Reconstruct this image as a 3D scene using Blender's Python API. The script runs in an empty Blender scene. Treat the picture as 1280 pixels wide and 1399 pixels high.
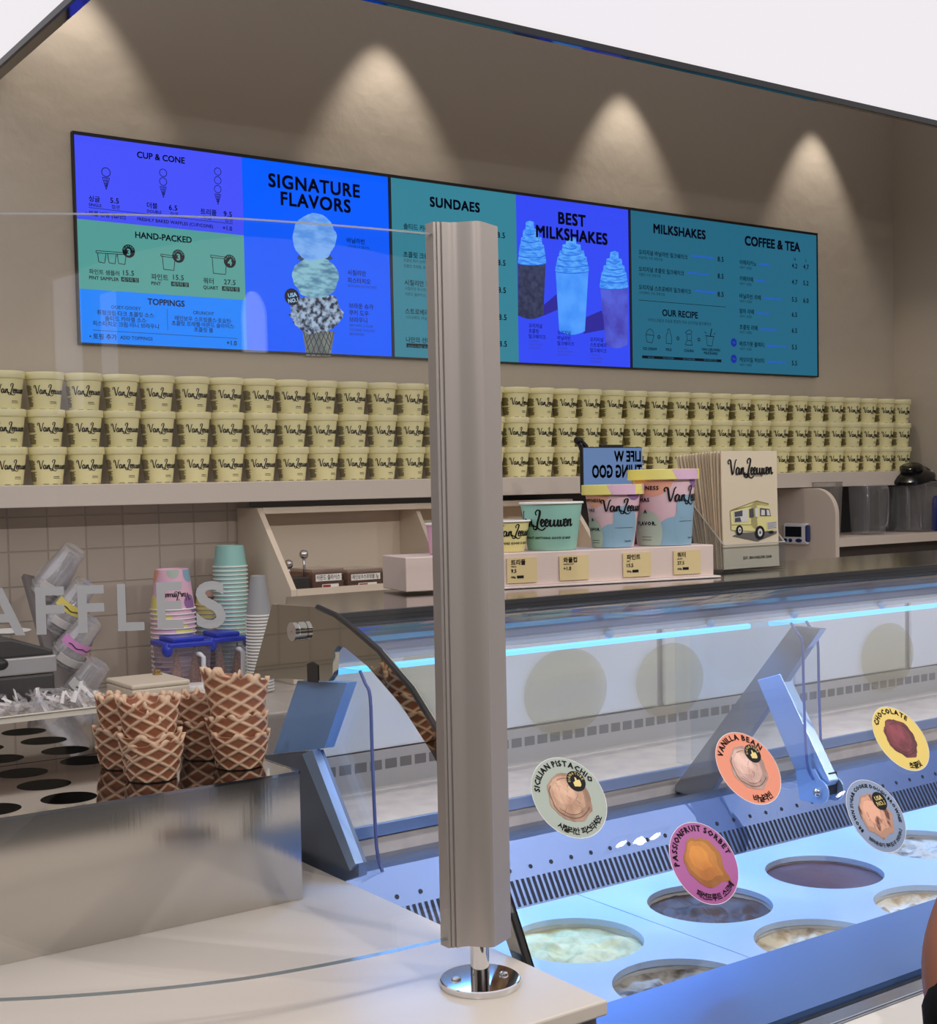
import bpy, bmesh, math, random
from mathutils import Vector, Matrix, noise
random.seed(7)
PI = math.pi
SC = bpy.context.scene
COL = SC.collection

# ------------------------------------------------------------------ camera
FPX, CYP = 1833.09, 751.49            # focal length / principal row for a 1280x1399 frame
YAW, PITCH, ROLL = 0.6154, -0.0480, -0.0204
EYE = Vector((0, 0, 1.5))
_f = Vector((math.sin(YAW) * math.cos(PITCH), math.cos(YAW) * math.cos(PITCH), math.sin(PITCH)))
_r = Vector((math.cos(YAW), -math.sin(YAW), 0))
_u = _r.cross(_f)
_r, _u = (math.cos(ROLL) * _r + math.sin(ROLL) * _u), (-math.sin(ROLL) * _r + math.cos(ROLL) * _u)
cd = bpy.data.cameras.new('camera')
cam = bpy.data.objects.new('camera', cd)
COL.objects.link(cam)
cam.matrix_world = Matrix(((_r.x, _u.x, -_f.x, EYE.x), (_r.y, _u.y, -_f.y, EYE.y), (_r.z, _u.z, -_f.z, EYE.z), (0, 0, 0, 1)))
cd.sensor_fit = 'VERTICAL'
cd.sensor_height = 24
cd.sensor_width = 24
cd.lens = FPX * 24 / 1399
cd.shift_y = (CYP - 699.5) / 1399
cd.clip_start = 0.02
SC.camera = cam


def at(px, py, X=None, Y=None, Z=None):
    """world point seen at a pixel of the photograph on a given plane"""
    d = _r * ((px - 640) / FPX) - _u * ((py - CYP) / FPX) + _f
    t = (X - EYE.x) / d.x if X is not None else (Y - EYE.y) / d.y if Y is not None else (Z - EYE.z) / d.z
    return EYE + d * t


def ppm(p):
    """pixels per metre at a world point"""
    return FPX / (Vector(p) - EYE).dot(_f)


# ------------------------------------------------------------------ light
SC.view_settings.view_transform = 'Standard'
SC.view_settings.look = 'None'
SC.view_settings.gamma = 1
SC.view_settings.exposure = 0.0
SC.view_settings.use_curve_mapping = False
SC.cycles.transparent_max_bounces = 32
SC.cycles.max_bounces = 10
SC.cycles.caustics_reflective = False
SC.cycles.caustics_refractive = False
SC.cycles.sample_clamp_indirect = 6
W = bpy.data.worlds.new('world')
SC.world = W
W.use_nodes = True
WORLD_RGB, WORLD_STR = (1.0, 0.96, 0.92), 0.8
CEIL_STR = 0.86
SPOT_W = 19
LED_W = 3.4
MALL_FILL_W = 140
REAR_W = 1.6
LED_GLOW = 1.6
LED_RGB = (0.10, 0.38, 1.0)
W.node_tree.nodes['Background'].inputs[0].default_value = (*WORLD_RGB, 1)
W.node_tree.nodes['Background'].inputs[1].default_value = WORLD_STR


def lamp(name, kind, loc, rot=(0, 0, 0), **kw):
    l = bpy.data.lights.new(name, kind)
    for k, v in kw.items():
        setattr(l, k, v)
    o = bpy.data.objects.new(name, l)
    o.location = loc
    o.rotation_euler = rot
    COL.objects.link(o)
    return o


for xx in (0.28, 1.305, 2.312, 3.341, 4.377):      # wall-washing downlights hidden in the ceiling recess
    lamp('downlight', 'SPOT', (xx, 3.55, 3.16), energy=SPOT_W, color=(1, 0.90, 0.78), spot_size=1.10, spot_blend=0.55, shadow_soft_size=0.012)
lamp('mall_fill_light', 'AREA', (0.5, -4.7, 3.5), energy=MALL_FILL_W, color=(1, 0.97, 0.94), shape='RECTANGLE', size=9, size_y=1.6)  # added area lamp out of view, brightens the customer-facing surfaces
for xa, xb in ((1.03, 1.99), (2.05, 3.01), (3.05, 3.55)):             # cold LED bars under the freezer canopy
    lamp('led_light', 'AREA', ((xa + xb) / 2, 1.852, 1.200), rot=(math.radians(-22), 0, 0), energy=LED_W * (xb - xa), color=LED_RGB, shape='RECTANGLE', size=xb - xa, size_y=0.014, spread=2.0)
    lamp('rear_light', 'AREA', ((xa + xb) / 2, 1.96, 1.205), rot=(math.radians(28), 0, 0), energy=REAR_W * (xb - xa), color=(0.90, 0.95, 1), shape='RECTANGLE', size=xb - xa, size_y=0.03)


# ------------------------------------------------------------------ materials
def lin(c):
    return tuple((x / 255 / 12.92) if x / 255 <= 0.04045 else ((x / 255 + 0.055) / 1.055) ** 2.4 for x in c)


MATS = {}


def mat(name, rgb=(128, 128, 128), rough=0.5, metal=0.0, emit=0.0, spec=0.5, aniso=0.0, coat=0.0, sss=0.0):
    if name in MATS:
        return MATS[name]
    m = bpy.data.materials.new(name)
    m.use_nodes = True
    b = m.node_tree.nodes['Principled BSDF']
    c = (*lin(rgb), 1)
    b.inputs['Base Color'].default_value = c
    b.inputs['Roughness'].default_value = rough
    b.inputs['Metallic'].default_value = metal
    b.inputs['Specular IOR Level'].default_value = spec
    b.inputs['Coat Weight'].default_value = coat
    if emit:
        b.inputs['Base Color'].default_value = (0.01, 0.01, 0.01, 1)
        b.inputs['Emission Color'].default_value = c
        b.inputs['Emission Strength'].default_value = emit
    MATS[name] = m
    return m


def nodes(m):
    nt = m.node_tree
    return nt, nt.nodes, nt.links, nt.nodes['Principled BSDF']


def add_bump(m, scale=40, strength=0.2, dist=0.01, detail=4, stretch=(1, 1, 1)):
    nt, N, L, b = nodes(m)
    tc = N.new('ShaderNodeTexCoord')
    mp = N.new('ShaderNodeMapping')
    mp.inputs['Scale'].default_value = stretch
    n = N.new('ShaderNodeTexNoise')
    n.inputs['Scale'].default_value = scale
    n.inputs['Detail'].default_value = detail
    bp = N.new('ShaderNodeBump')
    bp.inputs['Strength'].default_value = strength
    bp.inputs['Distance'].default_value = dist
    L.new(tc.outputs['Object'], mp.inputs[0])
    L.new(mp.outputs[0], n.inputs['Vector'])
    L.new(n.outputs['Fac'], bp.inputs['Height'])
    L.new(bp.outputs[0], b.inputs['Normal'])
    return m


def add_mottle(m, rgb2, scale=20, detail=5, lo=0.4, hi=0.6, stretch=(1, 1, 1), emit=False):
    nt, N, L, b = nodes(m)
    tc = N.new('ShaderNodeTexCoord')
    mp = N.new('ShaderNodeMapping')
    mp.inputs['Scale'].default_value = stretch
    n = N.new('ShaderNodeTexNoise')
    n.inputs['Scale'].default_value = scale
    n.inputs['Detail'].default_value = detail
    cr = N.new('ShaderNodeValToRGB')
    s = b.inputs['Emission Color'] if emit else b.inputs['Base Color']
    cr.color_ramp.elements[0].position = lo
    cr.color_ramp.elements[0].color = s.default_value[:]
    cr.color_ramp.elements[1].position = hi
    cr.color_ramp.elements[1].color = (*lin(rgb2), 1)
    L.new(tc.outputs['Object'], mp.inputs[0])
    L.new(mp.outputs[0], n.inputs['Vector'])
    L.new(n.outputs['Fac'], cr.inputs[0])
    L.new(cr.outputs[0], s)
    return m


def sheer(name, rgb=(235, 240, 240), tint=(255, 255, 255), rough=0.0, f0=0.04, haze=0.0):
    """thin clear sheet: see-through, with a facing-dependent surface reflection, optional milky haze"""
    if name in MATS:
        return MATS[name]
    m = bpy.data.materials.new(name)
    m.use_nodes = True
    nt = m.node_tree
    N, L = nt.nodes, nt.links
    N.remove(N['Principled BSDF'])
    tr = N.new('ShaderNodeBsdfTransparent')
    tr.inputs[0].default_value = (*lin(tint), 1)
    gl = N.new('ShaderNodeBsdfGlossy')
    gl.inputs['Color'].default_value = (1, 1, 1, 1)
    gl.inputs['Roughness'].default_value = rough
    df = N.new('ShaderNodeBsdfDiffuse')
    df.inputs[0].default_value = (*lin(rgb), 1)
    tl = N.new('ShaderNodeBsdfTranslucent')
    tl.inputs[0].default_value = (*lin(rgb), 1)
    m0 = N.new('ShaderNodeMixShader')
    m0.inputs[0].default_value = 0.5
    L.new(df.outputs[0], m0.inputs[1])
    L.new(tl.outputs[0], m0.inputs[2])
    m1 = N.new('ShaderNodeMixShader')
    m1.inputs[0].default_value = haze
    L.new(tr.outputs[0], m1.inputs[1])
    L.new(m0.outputs[0], m1.inputs[2])
    lw = N.new('ShaderNodeLayerWeight')
    lw.inputs['Blend'].default_value = 0.5
    pw = N.new('ShaderNodeMath')
    pw.operation = 'POWER'
    pw.inputs[1].default_value = 5
    L.new(lw.outputs['Facing'], pw.inputs[0])
    ma = N.new('ShaderNodeMath')
    ma.operation = 'MULTIPLY_ADD'
    ma.inputs[1].default_value = 1 - f0
    ma.inputs[2].default_value = f0
    L.new(pw.outputs[0], ma.inputs[0])
    m2 = N.new('ShaderNodeMixShader')
    L.new(ma.outputs[0], m2.inputs[0])
    L.new(m1.outputs[0], m2.inputs[1])
    L.new(gl.outputs[0], m2.inputs[2])
    L.new(m2.outputs[0], N['Material Output'].inputs[0])
    MATS[name] = m
    return m


# ------------------------------------------------------------------ mesh builder
class MB:
    def __init__(s):
        s.v, s.f, s.m = [], [], []
        s.cur = 0
        s.mats = []

    def use(s, m):
        if m not in s.mats:
            s.mats.append(m)
        s.cur = s.mats.index(m)
        return s

    def add(s, vs, fs):
        o = len(s.v)
        s.v += [tuple(p) for p in vs]
        s.f += [tuple(i + o for i in f) for f in fs]
        s.m += [s.cur] * len(fs)
        return s

    def box(s, a, b):
        x0, y0, z0 = (min(p, q) for p, q in zip(a, b))
        x1, y1, z1 = (max(p, q) for p, q in zip(a, b))
        return s.add([(x0, y0, z0), (x1, y0, z0), (x1, y1, z0), (x0, y1, z0), (x0, y0, z1), (x1, y0, z1), (x1, y1, z1), (x0, y1, z1)],
                     [(0, 3, 2, 1), (4, 5, 6, 7), (0, 1, 5, 4), (1, 2, 6, 5), (2, 3, 7, 6), (3, 0, 4, 7)])

    def prism(s, poly, lo, hi, axis='X'):
        n = len(poly)
        mk = {'X': lambda p, t: (t, p[0], p[1]), 'Y': lambda p, t: (p[0], t, p[1]), 'Z': lambda p, t: (p[0], p[1], t)}[axis]
        vs = [mk(p, lo) for p in poly] + [mk(p, hi) for p in poly]
        fs = [tuple(range(n))[::-1], tuple(range(n, 2 * n))] + [(i, (i + 1) % n, n + (i + 1) % n, n + i) for i in range(n)]
        return s.add(vs, fs)

    def lathe(s, prof, seg=32, c=(0, 0, 0), cap0=False, cap1=False):
        vs, fs = [], []
        for r, z in prof:
            for k in range(seg):
                a = 2 * PI * k / seg
                vs.append((c[0] + r * math.cos(a), c[1] + r * math.sin(a), c[2] + z))
        for i in range(len(prof) - 1):
            for k in range(seg):
                k2 = (k + 1) % seg
                fs.append((i * seg + k, i * seg + k2, (i + 1) * seg + k2, (i + 1) * seg + k))
        if cap0:
            fs.append(tuple(range(seg))[::-1])
        if cap1:
            o = (len(prof) - 1) * seg
            fs.append(tuple(range(o, o + seg)))
        return s.add(vs, fs)

    def tube(s, pts, r, seg=10, caps=True):
        pts = [Vector(p) for p in pts]
        n = len(pts)
        rr = r if isinstance(r, (list, tuple)) else [r] * n
        vs, fs = [], []
        up = None
        for i, p in enumerate(pts):
            t = (pts[min(i + 1, n - 1)] - pts[max(i - 1, 0)]).normalized()
            if up is None:
                up = t.orthogonal().normalized()
            up = (up - t * up.dot(t))
            up = up.normalized() if up.length > 1e-6 else t.orthogonal().normalized()
            w = t.cross(up)
            for k in range(seg):
                a = 2 * PI * k / seg
                vs.append(p + (up * math.cos(a) + w * math.sin(a)) * rr[i])
        for i in range(n - 1):
            for k in range(seg):
                k2 = (k + 1) % seg
                fs.append((i * seg + k, i * seg + k2, (i + 1) * seg + k2, (i + 1) * seg + k))
        if caps:
            fs.append(tuple(range(seg))[::-1])
            fs.append(tuple(range((n - 1) * seg, n * seg)))
        return s.add(vs, fs)

    def grid(s, fn, nu, nv, closed=False):
        vs = [fn(i / nu, j / nv) for j in range(nv + 1) for i in range(nu + (0 if closed else 1))]
        w = nu if closed else nu + 1
        fs = []
        for j in range(nv):
            for i in range(nu):
                i2 = (i + 1) % w if closed else i + 1
                fs.append((j * w + i, j * w + i2, (j + 1) * w + i2, (j + 1) * w + i))
        return s.add(vs, fs)

    def ball(s, c, r, nu=20, nv=12, sc=(1, 1, 1)):
        def fn(u, v):
            a, b = 2 * PI * u, -PI / 2 + PI * v
            return (c[0] + r * sc[0] * math.cos(b) * math.cos(a), c[1] + r * sc[1] * math.cos(b) * math.sin(a), c[2] + r * sc[2] * math.sin(b))
        return s.grid(fn, nu, nv, True)

    def mapped(s, vf, fn):
        """add flat (verts2d, faces) through a mapping"""
        return s.add([fn(p[0], p[1]) for p in vf[0]], vf[1])

    def xform(s, M):
        s.v = [tuple(M @ Vector(p)) for p in s.v]
        return s


def wloc(o):
    p = Vector((0, 0, 0))
    while o is not None:
        p = p + o.location
        o = o.parent
    return p


def obj(name, mb, m=None, parent=None, smooth=False, bevel=0.0, world=False, label=None, sharp=None, seg=2):
    me = bpy.data.meshes.new(name)
    vs = mb.v
    if parent is not None and world:
        w = wloc(parent)
        vs = [(p[0] - w.x, p[1] - w.y, p[2] - w.z) for p in vs]
    me.from_pydata(vs, [], mb.f)
    if mb.mats:
        for k in mb.mats:
            me.materials.append(k)
        me.polygons.foreach_set('material_index', mb.m)
    elif m is not None:
        me.materials.append(m)
    o = bpy.data.objects.new(name, me)
    COL.objects.link(o)
    if parent is not None:
        o.parent = parent
    if smooth:
        me.polygons.foreach_set('use_smooth', [True] * len(me.polygons))
        if sharp:
            me.set_sharp_from_angle(angle=math.radians(sharp))
    me.update()
    if bevel:
        b = o.modifiers.new('bevel', 'BEVEL')
        b.width = bevel
        b.segments = seg
        b.limit_method = 'ANGLE'
        b.angle_limit = math.radians(40)
    if label:
        o['label'] = label
    return o


def tag(o, label, cat, group=None, kind=None):
    o['label'] = label
    o['category'] = cat
    if group:
        o['group'] = group
    if kind:
        o['kind'] = kind
    return o


def thing(name, label, cat, loc=(0, 0, 0), rz=0.0, group=None):
    o = bpy.data.objects.new(name, None)
    o.empty_display_size = 0.05
    COL.objects.link(o)
    o.location = loc
    o.rotation_euler = (0, 0, rz)
    return tag(o, label, cat, group)


def struct(o):
    o['kind'] = 'structure'
    return o


def dup(root, loc=None, rot=None, label=None, scale=None):
    c = root.copy()
    COL.objects.link(c)
    if loc is not None:
        c.location = loc
    if rot is not None:
        c.rotation_euler = rot
    if scale is not None:
        c.scale = scale
    if label:
        c['label'] = label
    for ch in list(root.children):
        d = ch.copy()
        COL.objects.link(d)
        d.parent = c
        for g in list(ch.children):
            e = g.copy()
            COL.objects.link(e)
            e.parent = d
    return c


# ------------------------------------------------------------------ flat art helpers
TXT = {}


def txt(body, bold=0.0, res=2, space=1.0, off=0.0):
    """flat text: (verts2d, faces, width); cap height = 1, origin at left of the baseline"""
    key = (body, bold, res, space, off)
    if key in TXT:
        return TXT[key]
    c = bpy.data.curves.new('t', 'FONT')
    c.body = body
    c.resolution_u = res
    c.offset = off
    c.space_character = space
    o = bpy.data.objects.new('t', c)
    COL.objects.link(o)
    bpy.context.view_layer.update()
    me = bpy.data.meshes.new_from_object(o.evaluated_get(bpy.context.evaluated_depsgraph_get()))
    k = 1 / 0.70
    vs = [(v.co.x * k, v.co.y * k) for v in me.vertices]
    fs = [tuple(p.vertices) for p in me.polygons]
    if bold and vs:                     # heavier weight: the strokes laid side by side
        n0, v0, f0 = len(vs), vs, fs
        vs, fs = [], []
        for j, (dx, dy) in enumerate(((-bold, bold), (bold, bold), (bold, -bold), (-bold, -bold))):
            vs += [(x + dx, y + dy) for x, y in v0]
            fs += [tuple(i + j * n0 for i in f) for f in f0]
    bpy.data.objects.remove(o)
    bpy.data.curves.remove(c)
    bpy.data.meshes.remove(me)
    wmin = min((v[0] for v in vs), default=0)
    wmax = max((v[0] for v in vs), default=0.3)
    TXT[key] = (vs, fs, wmax, wmin)
    return TXT[key]


def text2d(body, x, y, h, align='L', bold=0.02, res=2, space=1.0, rot=0.0, sx=1.0):
    vs, fs, w, w0 = txt(body, bold, res, space)
    off = {'L': -w0, 'C': -(w + w0) / 2, 'R': -w}[align]
    c, s = math.cos(rot), math.sin(rot)
    out = []
    for a, b in vs:
        p, q = (a + off) * h * sx, b * h
        out.append((x + p * c - q * s, y + p * s + q * c))
    return out, fs


def arc2d(body, r, mid, h, up=True, bold=0.02, gap=0.16, cx=0.0, cy=0.0):
    """text bent round a circle; up=True reads along the top, False along the bottom"""
    ws = []
    for ch in body:
        if ch == ' ':
            ws.append(0.42)
        else:
            g = txt(ch, bold, 1)
            ws.append(g[2] - g[3] + gap)
    tot = sum(ws) * h
    V, F = [], []
    run = -tot / 2
    for ch, w in zip(body, ws):
        cpos = run + w * h / 2
        run += w * h
        if ch == ' ':
            continue
        g = txt(ch, bold, 1)
        mx = (g[2] + g[3]) / 2
        a = mid - cpos / r if up else mid + cpos / r
        o = len(V)
        for x, y in g[0]:
            p, q = (x - mx) * h, y * h
            if up:
                rr = r + q
                ang = a
                V.append((cx + rr * math.cos(ang) + p * math.sin(ang), cy + rr * math.sin(ang) - p * math.cos(ang)))
            else:
                rr = r - q
                ang = a
                V.append((cx + rr * math.cos(ang) - p * math.sin(ang), cy + rr * math.sin(ang) + p * math.cos(ang)))
        F += [tuple(i + o for i in f) for f in g[1]]
    return V, F


def disc2d(x, y, r, n=28, rings=1, ry=None):
    ry = r if ry is None else ry
    V, F = [(x, y)], []
    for k in range(1, rings + 1):
        for i in range(n):
            a = 2 * PI * i / n
            V.append((x + r * k / rings * math.cos(a), y + ry * k / rings * math.sin(a)))
    for i in range(n):
        F.append((0, 1 + i, 1 + (i + 1) % n))
    for k in range(1, rings):
        for i in range(n):
            a, b = 1 + (k - 1) * n + i, 1 + (k - 1) * n + (i + 1) % n
            F.append((a, a + n, b + n, b))
    return V, F


def ring2d(x, y, r0, r1, n=28):
    V = [(x + r * math.cos(2 * PI * i / n), y + r * math.sin(2 * PI * i / n)) for r in (r0, r1) for i in range(n)]
    F = [(i, (i + 1) % n, n + (i + 1) % n, n + i)[::-1] for i in range(n)]
    return V, F


def rect2d(x0, y0, x1, y1, nx=1, ny=1):
    V = [(x0 + (x1 - x0) * i / nx, y0 + (y1 - y0) * j / ny) for j in range(ny + 1) for i in range(nx + 1)]
    w = nx + 1
    F = [(j * w + i, j * w + i + 1, (j + 1) * w + i + 1, (j + 1) * w + i) for j in range(ny) for i in range(nx)]
    return V, F


def poly2d(pts):
    return list(pts), [tuple(range(len(pts)))]


def line2d(pts, w):
    V, F = [], []
    for (x0, y0), (x1, y1) in zip(pts, pts[1:]):
        d = Vector((x1 - x0, y1 - y0))
        if d.length < 1e-9:
            continue
        n = Vector((-d.y, d.x)).normalized() * w / 2
        o = len(V)
        V += [(x0 + n.x, y0 + n.y), (x0 - n.x, y0 - n.y), (x1 - n.x, y1 - n.y), (x1 + n.x, y1 + n.y)]
        F.append((o, o + 1, o + 2, o + 3))
    return V, F


def cr(pts, n=7):
    P = [pts[0]] + list(pts) + [pts[-1]]
    out = []
    for i in range(1, len(P) - 2):
        p0, p1, p2, p3 = (Vector((*q, 0)) if len(q) == 2 else Vector(q) for q in P[i - 1:i + 3])
        for k in range(n):
            t = k / n
            out.append(0.5 * ((2 * p1) + (-p0 + p2) * t + (2 * p0 - 5 * p1 + 4 * p2 - p3) * t * t + (-p0 + 3 * p1 - 3 * p2 + p3) * t ** 3))
    out.append(Vector((*P[-1], 0)) if len(P[-1]) == 2 else Vector(P[-1]))
    return out


def brush(pts, n=6, wt=1.0):
    c = cr(pts, n)
    V, F = [], []
    for i, p in enumerate(c):
        d = (c[min(i + 1, len(c) - 1)] - c[max(i - 1, 0)]).normalized()
        w = (0.085 + 0.065 * max(0, -d.y * 0.8 - d.x * 0.2) + 0.02 * abs(d.y)) * wt
        nrm = Vector((-d.y, d.x, 0)) * w
        V += [(p.x + nrm.x, p.y + nrm.y), (p.x - nrm.x, p.y - nrm.y)]
    F = [(2 * i, 2 * i + 1, 2 * i + 3, 2 * i + 2) for i in range(len(c) - 1)]
    return V, F


def _sh(s, dx):
    return [[(x + dx, y) for x, y in k] for k in s]


_e = [[(4.55, .4), (4.85, .5), (5.05, .8), (4.88, 1.0), (4.65, .7), (4.65, .25), (4.85, 0), (5.15, .25)]]
_n = [[(2.5, .3), (2.7, .95), (2.68, .4), (2.65, 0)], [(2.66, .35), (2.9, .92), (3.08, .9), (3.08, .4), (3.2, .02), (3.45, .3)]]
LOGO = ([[(.2, 1.5), (0, 1.75), (.2, 2.1), (.5, 2.0), (.6, 1.4), (.7, .6), (.85, .05), (1.05, .35), (1.3, 1.2), (1.5, 1.9), (1.75, 2.15)],
         [(2.2, .85), (1.95, 1.02), (1.65, .7), (1.62, .2), (1.85, 0), (2.1, .4), (2.25, .95)], [(2.25, .95), (2.18, .35), (2.3, .02), (2.55, .35)]] + _n +
        [[(4.05, 1.55), (3.95, 1.95), (4.3, 2.3), (4.6, 2.1), (4.45, 1.4), (4.15, .6), (3.95, -.2), (3.66, -.42), (3.36, -.28), (3.52, .04), (3.95, -.08), (4.4, -.42), (4.85, -.48), (5.25, -.15)]] +
        _e + _sh(_e, .6) +
        [[(5.72, .3), (5.95, .95), (5.9, .4), (6.0, .03), (6.25, .15), (6.45, .6), (6.5, .95)], [(6.5, .95), (6.45, .3), (6.6, .02), (6.85, .3)],
         [(6.85, .3), (6.98, .95), (6.95, .35), (7.08, .02), (7.28, .2), (7.38, .9)], [(7.36, .9), (7.36, .3), (7.5, .02), (7.72, .3), (7.8, .85), (7.68, 1.0)]] +
        _sh(_e, 3.2) + _sh(_n, 5.8))
LOGO_W = 9.25


def logo2d(x, y, width, n=5):
    """the cursive lettering: left end x, baseline y"""
    k = width / LOGO_W
    V, F = [], []
    for st in LOGO:
        v, f = brush(st, n)
        o = len(V)
        V += [(x + a * k, y + b * k) for a, b in v]
        F += [tuple(i + o for i in q) for q in f]
    return V, F


def fill_holes(outer, holes, z0, z1):
    """flat plate with round holes, extruded between z0 and z1 (MB)"""
    c = bpy.data.curves.new('p', 'CURVE')
    c.dimensions = '2D'
    c.fill_mode = 'BOTH'
    c.extrude = (z1 - z0) / 2
    for poly in [outer] + holes:
        sp = c.splines.new('POLY')
        sp.points.add(len(poly) - 1)
        for i, p in enumerate(poly):
            sp.points[i].co = (p[0], p[1], 0, 1)
        sp.use_cyclic_u = True
    o = bpy.data.objects.new('p', c)
    COL.objects.link(o)
    bpy.context.view_layer.update()
    me = bpy.data.meshes.new_from_object(o.evaluated_get(bpy.context.evaluated_depsgraph_get()))
    mb = MB()
    mb.add([(v.co.x, v.co.y, v.co.z + (z0 + z1) / 2) for v in me.vertices], [tuple(p.vertices) for p in me.polygons])
    bpy.data.objects.remove(o)
    bpy.data.curves.remove(c)
    bpy.data.meshes.remove(me)
    return mb


def circ(x, y, r, n=40):
    return [(x + r * math.cos(2 * PI * i / n), y + r * math.sin(2 * PI * i / n)) for i in range(n)]


# common materials
PLASTER = add_bump(mat('plaster', (190, 180, 167), 0.75, spec=0.2), 9, 0.28, 0.015, 6)
CREAM = mat('cream_laminate', (216, 204, 192), 0.42)
WHITE = mat('white_plastic', (232, 230, 228), 0.4)
STEEL = add_bump(mat('brushed_steel', (206, 202, 196), 0.12, 1.0), 160, 0.04, 0.002, 2, (1, 1, 0.02))
STEELD = mat('steel_dark', (140, 138, 138), 0.3, 1.0)
MIRROR = mat('polished_steel', (196, 192, 188), 0.04, 1.0)
CHROME = mat('chrome', (225, 225, 228), 0.06, 1.0)
BLACK = mat('black_plastic', (16, 16, 18), 0.4)
INK = mat('ink', (22, 22, 26), 0.6, spec=0.2)
GLASS = sheer('clear_glass')
ACRYL = sheer('clear_acrylic', tint=(246, 249, 252), f0=0.05)
# ------------------------------------------------------------------ the setting
struct(obj('floor', MB().box((-8, -6.0, -0.05), (6.5, 3.75, 0)), mat('floor_tile', (38, 35, 33), 0.6)))
struct(obj('wall_back', MB().box((-3, 3.70, 0), (4.95, 3.80, 3.4)), PLASTER))
struct(obj('wall_right', MB().box((4.892, -3.2, 0), (4.99, 3.70, 3.4)), PLASTER))
struct(obj('wall_left', MB().box((-3.1, -3.2, 0), (-3, 3.8, 3.4)), PLASTER))
struct(obj('ceiling', MB().box((-3.1, -3.2, 3.4), (4.99, 3.8, 3.5)), PLASTER))
# luminous stretched ceiling, an L leaving a recess along the back wall
lum = mat('luminous_ceiling', (255, 250, 254), 0.5, emit=CEIL_STR)
EX, EY, CZ = 1.052, 2.595, 2.60
struct(obj('ceiling_luminous', MB().prism([(-2.98, 0.30), (4.88, 0.30), (4.88, EY), (EX, EY), (EX, 3.68), (-2.98, 3.68)], CZ, CZ + 0.05, 'Z'), lum))
ctrim = MB()
ctrim.box((EX, EY, CZ - 0.012), (4.885, EY + 0.022, CZ + 0.05))
ctrim.box((EX, EY, CZ - 0.012), (EX + 0.03, 3.69, CZ + 0.05))
struct(obj('trim_1', ctrim, mat('dark_chrome', (120, 116, 110), 0.08, 1.0)))
tr2 = MB()
tr2.box((EX, EY - 0.008, CZ - 0.016), (4.885, EY, CZ + 0.05)).box((EX - 0.008, EY - 0.008, CZ - 0.016), (EX, 3.69, CZ + 0.05))
struct(obj('trim_2', tr2, mat('black_trim', (26, 26, 28), 0.35)))

struct(obj('ceiling_front', MB().box((-3, -3.2, CZ), (4.892, 0.30, CZ + 0.06)), mat('ceiling_paint', (150, 142, 134), 0.7)))
struct(obj('wall_front', MB().box((-8, -6.2, 0), (6.5, -6.0, 3.6)), mat('facade', (150, 140, 132), 0.7)))
ORD5 = ('first', 'second', 'third', 'fourth', 'fifth')
DOWN_W = 40
DAY = mat('window_daylight', (226, 232, 246), 0.3, emit=2.6)
arch = [(0.50, 2.38), (1.30, 2.38), (1.30, 2.60)] + [(0.90 + 0.40 * math.cos(PI * k / 10), 2.60 + 0.17 * math.sin(PI * k / 10)) for k in range(1, 10)] + [(0.50, 2.60)]
struct(obj('window_1', MB().prism(arch, -5.995, -5.985, 'Y'), DAY))
struct(obj('window_2', MB().box((-5.0, -5.995, 2.1), (-4.3, -5.985, 3.1)).box((-6.4, -5.995, 2.1), (-5.4, -5.985, 3.2)).box((-3.7, -5.995, 2.3), (-3.2, -5.985, 2.9)), mat('window_pale', (226, 224, 236), 0.3, emit=1.1)))
for k, xm_ in enumerate((-0.34, 0.79, 1.92, 3.055, 4.18)):  # rightmost pair follow glints in the freezer glass; the others added to light the foreground
    xs_ = (xm_ - 0.078, xm_, xm_ + 0.078)
    t = thing('ceiling_downlight', 'out-of-view triple ceiling downlight over the customers, %s from the left' % ORD5[k], 'ceiling light', (xm_, -0.03, CZ - 0.012), 0, 'triple downlights in the front ceiling')
    obj('frame', MB().box((xs_[0] - 0.05, -0.08, CZ - 0.012), (xs_[2] + 0.05, 0.02, CZ - 0.0005)), BLACK, t, world=True)
    for x in xs_:
        obj('lamp', MB().lathe([(0.001, 0), (0.020, 0)], 20, (x, -0.03, CZ - 0.0125)), mat('lamp_glow', (255, 244, 228), 0.3, emit=16), t, world=True)
    lamp('downlight_beam', 'SPOT', (xs_[1], -0.03, CZ - 0.03), rot=(0.55, 0, 0), energy=DOWN_W, color=(1, 0.96, 0.91), spot_size=2.3, spot_blend=0.7, shadow_soft_size=0.012)

# tiles below the shelf on the left, on the right a panel with the under-shelf shade in its colour
tile = mat('wall_tile', (186, 174, 162), 0.22)
nt, N, L, b = nodes(tile)
tc = N.new('ShaderNodeTexCoord')
mp = N.new('ShaderNodeMapping')
mp.inputs['Rotation'].default_value = (PI / 2, 0, 0)
br = N.new('ShaderNodeTexBrick')
br.offset = 0.0
br.inputs['Scale'].default_value = 1
br.inputs['Brick Width'].default_value = 0.108
br.inputs['Row Height'].default_value = 0.096
br.inputs['Mortar Size'].default_value = 0.003
br.inputs['Mortar Smooth'].default_value = 0.6
br.inputs['Color1'].default_value = (*lin((190, 178, 166)), 1)
br.inputs['Color2'].default_value = (*lin((184, 171, 159)), 1)
br.inputs['Mortar'].default_value = (*lin((170, 157, 145)), 1)
bp = N.new('ShaderNodeBump')
bp.invert = True
bp.inputs['Strength'].default_value = 0.6
bp.inputs['Distance'].default_value = 0.004
L.new(tc.outputs['Object'], mp.inputs[0])
L.new(mp.outputs[0], br.inputs['Vector'])
L.new(br.outputs['Color'], b.inputs['Base Color'])
L.new(br.outputs['Fac'], bp.inputs['Height'])
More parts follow.
